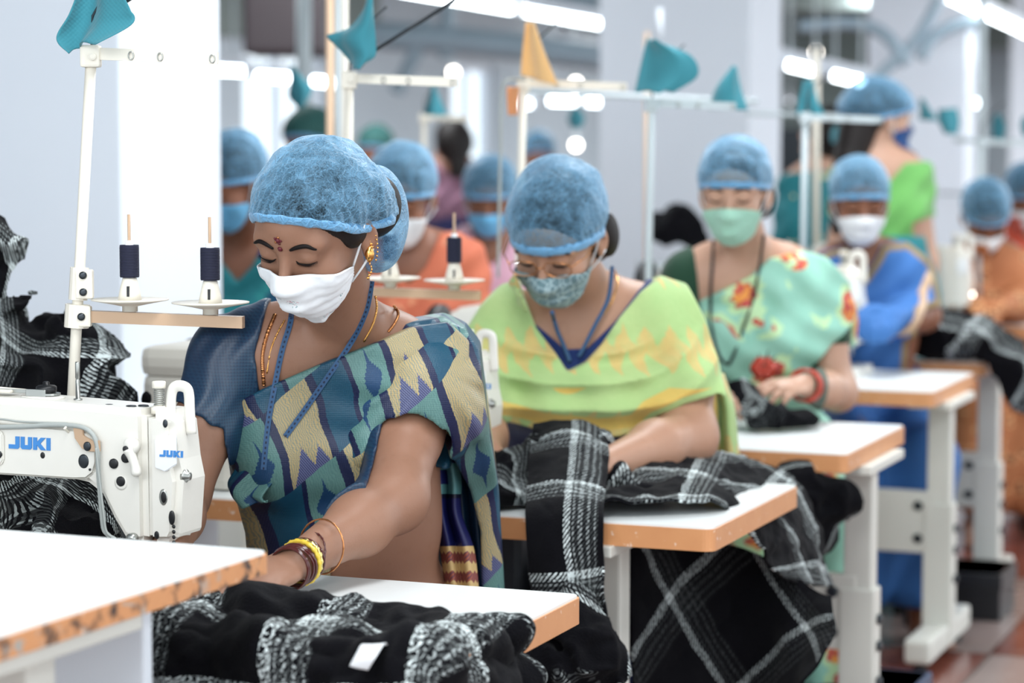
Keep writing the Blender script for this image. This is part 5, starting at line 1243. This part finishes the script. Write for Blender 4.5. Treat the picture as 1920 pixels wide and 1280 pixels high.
# standing figures
def standing(label,hd,Y,NB,SA,SB,ch,wa,hip,skin,top,bottom,capm='cap',mask=None,hairx=(),poly=None,zfoot=0,h=.0075,armdown=(0,0),capa={},scarf=None,yawb=0):
    H=Head(*hd); J={k:D(*v,Y) for k,v in dict(NB=NB,SA=SA,SB=SB,ch=ch,wa=wa,hip=hip).items()}
    t=thing('person',label,'person',(J['hip'][0],J['hip'][1],0),0,'standing people behind the operators')
    F=Field((J['hip'][0]-.45,Y-.45,.0),(J['hip'][0]+.45,Y+.40,H.c[2]+.25),h,.4)
    torso(F,J['NB'],J['SA'],J['SB'],J['ch'],J['wa'],J['hip'],H,.145,.10,.8,neck=.048); H.add(F,True)
    for a,q in (('SA',-1),('SB',1)):
        S=J[a]; E_=S+np.array([q*.05,.02+armdown[0],-.28]); W=E_+np.array([q*.0,-.06-armdown[1],-.23]); F.chain([S,E_],[.048,.040],.03); F.chain([E_,W],[.040,.026],.03); hand(F,W,W+np.array([0,-.02,-.09]),(-q,0,0),q,(.2,.3,.2))
        k_=J['hip']+np.array([q*.09,0,-.42]); an=np.array([k_[0],k_[1]+.02,.09]); F.chain([J['hip']+[q*.085,0,-.05],k_,an],[.09,.065,.042],.03); F.cap(an-[0,0,.04],[an[0]+q*.02,an[1]-.17,.03],.032,.025,.02)
    fmesh('body',F,skin,t)
    G=F.copy(); G.F=G.F-.012; G.F=(G.F+.004*np.sin((G.axes()[0]-G.axes()[2])*60)).astype(np.float32); s_=FP/Y
    n=NB[0]; y0=NB[1]; poly=poly or [(n-.4*s_,y0-.02*s_),(n-.07*s_,y0-.02*s_),(n,y0+.05*s_),(n+.07*s_,y0-.02*s_),(n+.4*s_,y0-.02*s_),(n+.4*s_,y0+.23*s_),(n+.17*s_,y0+.24*s_),(n+.2*s_,y0+.6*s_),(n-.2*s_,y0+.6*s_),(n-.17*s_,y0+.24*s_),(n-.4*s_,y0+.23*s_)]
    G.cut(poly2(G,poly,Y)); fmesh('blouse',G,top,t,puv=puvfn(H,P2(poly,Y)))
    L=Field((J['hip'][0]-.36,Y-.35,.05),(J['hip'][0]+.36,Y+.35,J['wa'][2]+.06),.011,.4); L.cap(J['wa'],J['hip'],.15,.18,.05); L.cap(J['hip'],[J['hip'][0],Y,.12],.185,.24,.05); X,Yy,Z=L.axes(); L.F=(L.F+.012*np.sin(np.arctan2(Yy-Y,X-J['hip'][0])*14)*np.clip((.9-Z),0,1)).astype(np.float32); L.cut(.10-Z); fmesh('skirt',L,bottom,t,puv=lambda V:np.stack([V[:,0]+V[:,1]*.7,V[:,2],np.full(len(V),1.)],1))
    if mask: mask_mesh(H,F,mask,t,-.014,-.114)
    hair_mesh(H,.006,t,hairx)
    ca=dict(h=.005,fz=.042,side=.014,back=-.28,lump=.003,seed=31,grow=.98,hem=.006); ca.update(capa)
    if capm: cap_mesh(H,mat=M[capm],parent=t,**ca)
    if scarf:
        a=J['SB']+[.02,-.10,.05]; G_=[[a+np.array([k*.03-.06,-.02*math.sin(k),0])+np.array([-.0,-.02,-.12])*j for k in range(5)] for j in range(6)]; V,Q,p=loft(G_,16,20,.006); obj('scarf',V,Q,scarf,t,puv=p)
    return t,H,F,J
standing('standing woman in bright green blouse with blue cap and navy mask, turned away',(1652,222,8.15,-112,4,0,1.0),8.15,(1652,300),(1598,328),(1712,335),(1655,380),(1655,470),(1655,560),M['skin3'],M['green_sari'],M['teal_sari'],mask=M['mask_navy'],hairx=[((0,.080,-.02),(-.01,.12,-.16),.070,.050),((-.01,.12,-.16),(0,.14,-.36),.050,.025)],capa=dict(grow=1.0,extra=[((0,.075,.030),(.088,.080,.050),.04),((0,-.02,.05),(.098,.09,.05),.03)]),poly=[(1500,300),(1628,318),(1655,345),(1690,305),(1760,300),(1760,402),(1700,415),(1720,560),(1590,560),(1600,415),(1500,400)])
standing('distant standing woman with dark hair and mauve scarf before the bright window',(846,268,11.2,160,5,0,.95),11.2,(848,312),(812,328),(880,328),(848,370),(848,430),(848,490),M['skin4'],M['mauve'],M['indigo_cloth'],capm=None,hairx=[((0,.05,0),(.095,.09,.10),.02),((0,.09,-.05),(0,.10,-.25),.05,.04)])
standing('distant person with dark green head cover above the first blue cap',(577,270,9.0,20,8,0,1.0),9.0,(578,335),(540,352),(618,352),(578,400),(578,470),(578,545),M['skin4'],M['dark_green'],M['dark_green'],capm='cap_green')
standing('distant person in dark green beside the cream conduit',(702,285,12.5,20,8,0,1.0),12.5,(702,330),(678,342),(728,342),(702,380),(702,430),(702,480),M['skin4'],M['teal_sari'],M['dark_green'],capm='cap_green')
standing('distant person in dark teal top left of the small blue flag',(1010,292,13.5,0,8,0,1.0),13.5,(1010,335),(985,348),(1036,348),(1010,380),(1010,430),(1010,480),M['skin4'],M['dark_green'],M['dark_green'],capm='cap')
standing('woman wrapped in teal cloth with gold motifs right of the middle pillar',(1545,262,9.3,150,8,0,1.0),9.3,(1535,325),(1495,350),(1575,350),(1530,400),(1530,470),(1530,545),M['skin3'],M['teal_gold'],M['teal_gold'],capm=None,hairx=[((0,.05,.02),(.09,.10,.10),.02)],poly=[(1440,330),(1530,318),(1640,335),(1640,600),(1440,600)])
# ---------------- plaid garments ----------------
def crum(A,sc,seed,B=.3): return lambda u,v,G:(A*(.55-np.abs(fbm(G,sc,3,seed))*1.6)+A*B*fbm(G,sc*3.2,2,seed+9))
def sheet(name,label,rows,mat='plaid',n=(90,110),fold=None,thick=.005,group='black and white plaid garments',cat='garment',uv=(0,0),rot=0):
    V,Q,p=loft(rows,n[0],n[1],thick,fold); c,s=math.cos(rot),math.sin(rot); p=np.stack([p[:,0]*c-p[:,1]*s+uv[0],p[:,0]*s+p[:,1]*c+uv[1]],1)
    loc=np.mean(V,0); loc[2]=V[:,2].min(); o=obj(name,V,Q,M[mat],None,loc=loc,puv=p); return tag(o,label,cat,group)
def heap(label,blobs,lo,hi,h=.006,A=.016,sc=9,seed=3,mat='plaid',name='plaid_garment',group='black and white plaid garments',cutz=None,k=.03,cat='garment',warp=.10,rot=.5,ps=1.0):
    F=Field(lo,hi,h,.3)
    for b in blobs:
        if len(b)==2: F.ell(D(*b[0]),b[1],None,k)
        else: F.cap(D(*b[0]),D(*b[1]),b[2],b[3],k)
    X,Y,Z=F.axes(); G=np.stack(np.broadcast_arrays(X,Y,Z),-1); N=1-2.4*np.abs(fbm(G.reshape(-1,3),sc,3,seed)).reshape(G.shape[:3])
    F.F=(F.F-A*N).astype(np.float32)
    if cutz is not None: F.cut(cutz-Z)
    V,Q=F.mesh(); V=relax(V,Q,1,.4); wv=fbm(V,4,2,seed+3)*warp; c,s=math.cos(rot),math.sin(rot); a=V[:,0]+V[:,1]*.4; b=V[:,2]+V[:,1]*.6
    p=np.stack([a*c-b*s+wv,a*s+b*c+wv*.7],1)*ps; loc=V.mean(0); loc[2]=V[:,2].min()
    o=obj(name,V,Q,M[mat],None,loc=loc,puv=p); return tag(o,label,cat,group)
# on the nearest table, spilling over its right edge
def TL(x,y,z,T=T1):
    c,s=math.cos(RZ),math.sin(RZ); return np.array([T.location[0]+x*c-y*s,T.location[1]+x*s+y*c,z])
rows=[]
for j,(y,f) in enumerate(((-.250,0),(-.31,1),(-.37,2),(-.44,3),(-.555,4),(-.585,5),(-.60,6),(-.61,7))):
    z0=ZT+.012-(0,0,0,0,0,.09,.22,.36)[j]; r=[TL(-.80,y+.02,z0+.0)]
    for x,b in ((-.68,.018),(-.55,.035),(-.43,.022),(-.32,.022),(-.20,.012),(-.09,.010),(-.012,.006)): r.append(TL(x,y+ (.05*math.sin(x*9)-.02 if j==0 else 0),z0+b*(.35 if j==0 else 1)*(.8+.4*math.sin(j*2.1+x*8))))
    z1=min(ZT-.03,z0-.04); r+= [TL(.016,y,z1),TL(.020+.01*math.sin(j*1.7),y-.003*j,z1-.11),TL(.018-.01*math.sin(j*1.7),y-.002*j,z1-.27)]
    rows.append(r)
near=sheet('plaid_garment','fuzzy plaid garment bunched on the nearest table corner with a white tag',rows,'plaid_fuzzy',fold=crum(.017,9,5,.35),n=(180,160),thick=.006,uv=(.02,.09),rot=.10)
g=MB(); a=D(668,1222,2.98); 
V,Q,p=loft([[D(655,1248,2.90),D(668,1252,2.90),D(690,1256,2.90)],[D(668,1225,2.905),D(688,1228,2.90),D(706,1230,2.90)],[D(678,1208,2.93),D(700,1208,2.925),D(722,1206,2.93)],[D(690,1212,2.98),D(712,1212,2.98),D(730,1214,2.98)]],12,18,.0012); obj('care_tag',V,Q,M['mask_plain'],near,label='white folded care tag')
# hanging strip over the second table
rows=[[D(1000,800,4.42),D(1050,792,4.44),D(1100,792,4.44),D(1135,812,4.42)],[D(992,850,4.30),D(1045,838,4.30),D(1100,838,4.30),D(1142,858,4.30)],[D(988,920,4.16),D(1040,908,4.15),D(1090,908,4.15),D(1135,922,4.16)],[D(985,962,4.075),D(1035,960,4.07),D(1085,958,4.07),D(1131,960,4.08)],[D(988,1030,4.05),D(1035,1030,4.04),D(1085,1024,4.05),D(1131,1018,4.05)],
      [D(998,1110,4.06),D(1045,1110,4.03),D(1095,1105,4.06),D(1132,1100,4.03)],[D(1015,1190,4.06),D(1060,1190,4.03),D(1108,1188,4.07),D(1142,1180,4.04)],[D(1035,1300,4.06),D(1078,1300,4.02),D(1120,1300,4.07),D(1160,1300,4.03)],[D(1045,1380,4.06),D(1085,1380,4.02),D(1130,1380,4.07),D(1170,1380,4.03)]]
sheet('plaid_garment','plaid sleeve hanging straight down over the front of the second table',rows,fold=crum(.006,9,8,.3),n=(60,190),thick=.006,uv=(.135,.06))
heap('rolled plaid fabric bunched under the hands of the woman in tie-dye',[((955,905,4.35),(1050,880,4.38),.055,.05),((1040,860,4.40),(1120,860,4.42),.05,.045),((930,940,4.25),(985,930,4.28),.035,.035),((1130,900,4.35),(1200,915,4.32),.032,.028)],(-.10,4.12,ZT+.002),(.30,4.62,1.0),.005,.014,12,6,rot=.2,cutz=ZT+.004)
# big garment sliding off the right end of the second table
rows=[[D(1110,876,4.50),D(1105,915,4.34),D(1110,955,4.20),D(1120,966,4.14)],[D(1220,866,4.55),D(1225,905,4.38),D(1235,948,4.24),D(1240,967,4.16)],[D(1330,872,4.62),D(1335,912,4.43),D(1335,950,4.27),D(1340,968,4.20)],[D(1420,884,4.74),D(1415,925,4.55),D(1400,965,4.38),D(1375,985,4.26)],[D(1490,925,4.80),D(1468,975,4.60),D(1445,1010,4.42),D(1418,1040,4.32)],[D(1532,1010,4.82),D(1505,1048,4.64),D(1480,1075,4.48),D(1448,1090,4.38)],[D(1562,1118,4.84),D(1530,1120,4.68),D(1500,1116,4.54),D(1470,1108,4.44)]]
rows=[[p+np.array([0,0,.022]) for p in r] for r in rows]
sheet('plaid_garment','large plaid garment sliding off the right end of the second table',rows,fold=crum(.011,9,14,.3),n=(90,170),thick=.006,uv=(.05,.12),rot=.15)
rows=[[D(1180,1010,4.43),D(1290,1010,4.51),D(1400,1030,4.53),D(1490,1080,4.51),D(1558,1125,4.47)],[D(1180,1110,4.39),D(1290,1110,4.49),D(1400,1130,4.53),D(1500,1150,4.47),D(1564,1170,4.41)],[D(1185,1210,4.37),D(1290,1215,4.47),D(1400,1225,4.53),D(1495,1222,4.45),D(1545,1225,4.39)],[D(1195,1330,4.37),D(1290,1330,4.45),D(1395,1330,4.51),D(1470,1320,4.43),D(1505,1290,4.37)]]
sheet('plaid_garment','dark reverse side of a plaid garment hanging beside the white table leg',rows,'plaid_dim',fold=crum(.012,6,22,.2),n=(110,90),thick=.006,rot=.72)
heap('crumpled plaid cuff with an orange button low beside the white leg',[((1070,1150,4.02),(1110,1240,4.0),.045,.05),((1040,1240,3.98),(1130,1262,4.0),.04,.035)],(.02,3.88,.35),(.26,4.14,.75),.005,.012,14,9,rot=.3)
heap('black garment on the lap of the woman in mint sari',[((1350,735,5.50),(1420,765,5.42),.045,.035),((1430,785,5.38),(1510,790,5.44),.028,.024)],(.3,5.25,ZT+.002),(.80,5.75,1.0),.006,.012,12,11,mat='plaid_dim',cutz=ZT+.004)
heap('dark jacket hanging below the third table by its leg',[((1490,905,5.05),(1565,935,5.05),.05,.03),((1500,950,5.05),(1530,1000,5.05),.045,.04),((1570,930,5.05),(1590,940,5.05),.028,.025)],(.45,4.9,.3),(.80,5.2,.75),.006,.012,12,12,mat='plaid_dim')
heap('black plaid garment heaped along the far table before the blue sari',[((1665,630,7.25),(1760,625,7.2),.06,.065),((1750,625,7.15),(1850,635,7.15),.065,.065),((1840,635,7.1),(1890,670,7.1),.055,.05),((1890,680,7.08),(1925,740,7.08),.05,.05)],(1.0,6.9,.4),(1.7,7.5,1.1),.007,.016,10,13)
heap('tall heap of plaid garments behind the foreground machine at left',[((20,720,4.12),(.16,.10,.13)),((110,735,4.10),(.12,.09,.09)),((195,772,4.08),(.055,.06,.05)),((150,700,4.12),(.055,.05,.055)),((10,620,4.15),(.08,.06,.06)),((70,640,4.12),(.06,.05,.04)),((60,900,4.12),(.18,.1,.12))],(-1.05,3.92,.72),(-.55,4.36,1.20),.005,.026,11,2,rot=.3,ps=1.35)
heap('plaid garment spread under the arm of the foreground machine',[((20,960,3.72),(.13,.08,.055)),((120,975,3.70),(.10,.07,.05)),((190,960,3.74),(.04,.05,.06)),((60,925,3.80),(.16,.05,.07))],(-.98,3.55,ZT+.002),(-.56,3.93,.98),.0045,.018,12,4,cutz=ZT+.003,rot=.9,ps=1.35)
heap('corner of a plaid garment hanging at the left edge',[((-12,455,4.1),(18,462,4.1),.045,.022),((-20,455,4.1),(-60,520,4.1),.045,.05),((-60,520,4.1),(-60,640,4.12),.05,.06)],(-1.12,3.95,.95),(-.75,4.25,1.35),.005,.010,14,5)
heap('black garments piled beside the middle pillar pole',[((1245,425,8.6),(1300,440,8.6),.05,.05),((1270,405,8.6),(1310,455,8.6),.04,.04)],(.3,8.4,.9),(.9,8.8,1.3),.009,.02,10,17,mat='plaid_dim')
# a low bench carries the left heap, a side trestle the far black pile
for nm,lab,x0,y0,x1,y1,zt in (('bench','low wooden bench under the tall plaid heap',-1.15,3.98,-.62,4.32,.74),('trestle','grey trestle under the black garments by the pillar',.45,8.45,.75,8.75,.98)):
    t=thing(nm,lab,'bench',((x0+x1)/2,(y0+y1)/2,0)); g=MB(); g.box((x0,y0,zt-.03),(x1,y1,zt),.004); g.build('seat_board',M['under' if nm=='bench' else 'greypaint'],t)
    for x in (x0+.04,x1-.04):
        for y in (y0+.04,y1-.04): g=MB(); g.box((x-.018,y-.018,0),(x+.018,y+.018,zt-.03)); g.build('leg',M['under' if nm=='bench' else 'greypaint'],t)
# ---------------- rag flags ----------------
def flag(label,L,R,Y,mat='flag',amp=.012,cat='flag',name='cloth_flag',seed=0,n=26,dy=.05):
    n_=max(len(L),len(R)); L=catmull([np.array(p+(0,),float) for p in L],n_) ; R=catmull([np.array(p+(0,),float) for p in R],n_)
    rows=[[D(a[0]*(1-f)+b[0]*f,a[1]*(1-f)+b[1]*f,Y+dy*math.sin(f*5+seed)*.5-dy*f*.6) for f in (0,.33,.66,1)] for a,b in zip(L,R)]
    V,Q,p=loft(rows,n,n,.0015,lambda u,v,G:amp*np.sin(u*55+seed+v*8)*.5); loc=V.mean(0); o=obj(name,V,Q,M[mat],None,loc=loc,puv=p); return tag(o,label,cat,'rag flags tied to the thread stands')
flag('teal cloth rag tied to the first thread stand at top left',[(150,-25),(130,28),(107,72),(132,97)],[(222,-15),(240,22),(243,40),(176,76)],3.72)
flag('teal cloth rag on the second thread stand, folded',[(690,-5),(655,45),(610,66),(640,102),(662,130)],[(700,-8),(703,40),(706,80),(704,108),(676,130)],4.70,seed=1)
flag('small teal rag before the bright left windows',[(546,122),(542,150),(540,183),(562,203)],[(552,122),(572,145),(588,166),(572,200)],7.0,seed=2)
flag('small teal triangular rag left of the far bright window',[(812,160),(803,190),(795,216)],[(819,160),(830,190),(841,216)],7.6,seed=3)
flag('yellow cloth pennant on the third thread stand',[(986,42),(980,92),(976,140)],[(1003,42),(1022,100),(1046,160)],5.55,'flag_yellow',seed=.5,amp=.006)
flag('orange cloth tag below the yellow pennant',[(950,163),(951,190),(953,216)],[(973,163),(972,190),(970,216)],5.58,'flag_orange',seed=.2,amp=.002,dy=.01)
flag('large teal rag standing up against the middle pillar',[(1210,70),(1200,118),(1188,173)],[(1236,76),(1296,104),(1308,142),(1262,172)],5.72,seed=1.2)
flag('teal shark-fin shaped rag right of the large one',[(1374,124),(1342,160),(1328,206)],[(1386,126),(1392,168),(1403,206)],6.2,seed=2.2)
flag('teal rag under the short ceiling tube',[(1505,150),(1497,190),(1493,216)],[(1525,150),(1534,190),(1546,216)],7.2,seed=.7)
flag('dark teal rag just behind the standing woman',[(1722,183),(1722,205),(1722,224)],[(1735,186),(1750,208),(1764,226)],8.7,seed=1.7)
flag('puffed teal rag right of the standing woman',[(1757,205),(1760,228),(1772,250)],[(1796,202),(1800,228),(1795,252)],8.7,seed=2.7)
flag('tiny teal rag right of the right pillar edge',[(1866,214),(1861,238),(1866,262)],[(1880,216),(1887,238),(1882,260)],9.1,seed=.3)
flag('tiny teal rag at the very right edge',[(1916,218),(1912,236),(1916,256)],[(1930,218),(1935,236),(1930,256)],9.1,seed=.9)
flag('tiny dark teal rag under the pair of far tubes',[(1072,200),(1062,222),(1070,240)],[(1086,200),(1098,220),(1092,240)],9.0,seed=1.9)
flag('small dark teal rag left of the standing woman',[(1562,238),(1558,252),(1560,268)],[(1590,236),(1594,252),(1590,268)],8.9,seed=2.9)
# ---------------- background clutter ----------------
def carton(label,px,py,Y,w_,d_,h_,mat,cat='box',name='carton',z0=0):
    p=D(px,py,Y); t=thing(name,label,cat,(p[0],p[1],z0),RZ); g=MB(); g.box((-w_/2,-d_/2,0),(w_/2,d_/2,h_),.006); g.build('body',M[mat],t,True); g=MB(); g.box((-w_/2-.004,-d_/2-.004,h_-.05),(w_/2+.004,d_/2+.004,h_),.004); g.build('lid',M[mat],t,True); return t
carton('blue-grey plastic crate on the floor under the third table',1600,1270,5.55,.30,.3,.16,'blue_plastic','crate','crate')
carton('black pedal box on the floor behind the fourth table leg',1790,1080,7.2,.32,.25,.14,'black','box','pedal_box')
carton('dark cabinet between the middle and right pillars',1500,330,16.5,.8,.5,1.5,'darksteel','cabinet','storage_cabinet')
carton('tall dull grey cupboard seen between the pillars',1560,300,30.0,2.4,.6,3.6,'grey_wall','cabinet','storage_cupboard')
carton('pale cabinet beyond the far right pillar',1890,420,12.0,1.3,.5,1.15,'white_paint','cabinet','storage_cabinet')

t=thing('machinery_casing','dark brown machinery casing hung high at the far left',"machine",D(535,60,12.5)); a=D(462,-40,12.5); c=D(612,105,12.5)
g=MB(); g.box((a[0],12.3,c[2]),(c[0],12.8,3.1),.03); g.build('casing',M['brown_casing'],t)
for x in (a[0]+.08,c[0]-.08): g=MB(); g.tube([(x,12.55,3.1),(x,12.55,HT)],.02,8); g.build('hanger',M['darksteel'],t)

for lab,pts,r in (('drooping blue-grey pipe in front of the right pillar, left arc',[(1500,50),(1600,44),(1660,66),(1700,120)],.035),('drooping blue-grey pipe in front of the right pillar, right arc',[(1725,110),(1750,70),(1800,46),(1850,44)],.035),('slanting blue-grey pipe above the standing woman',[(1640,150),(1720,70),(1770,-20)],.03),  # the two arcs give the brackets' grey arch shadows a solid shape
    ('level blue-grey roof truss above the third thread stand',[(690,64),(900,80),(1140,108)],.09),('slanting blue-grey truss strut left of the far window',[(742,175),(775,110),(805,40)],.05),('blue-grey truss post left of the long tube',[(836,110),(842,-30)],.05),('dark grey duct above the long tube',[(1000,2),(1140,18)],.10)):
    P=[D(x,y,13.0 if 'arc' in lab or 'standing' in lab else 15.5) for x,y in pts]; t=thing('roof_pipe',lab,'pipe',P[0],0,'pipes and trusses under the roof'); g=MB(); g.tube(catmull(P,24),r,8); g.build('pipe',M['truss'],t,smooth=True)
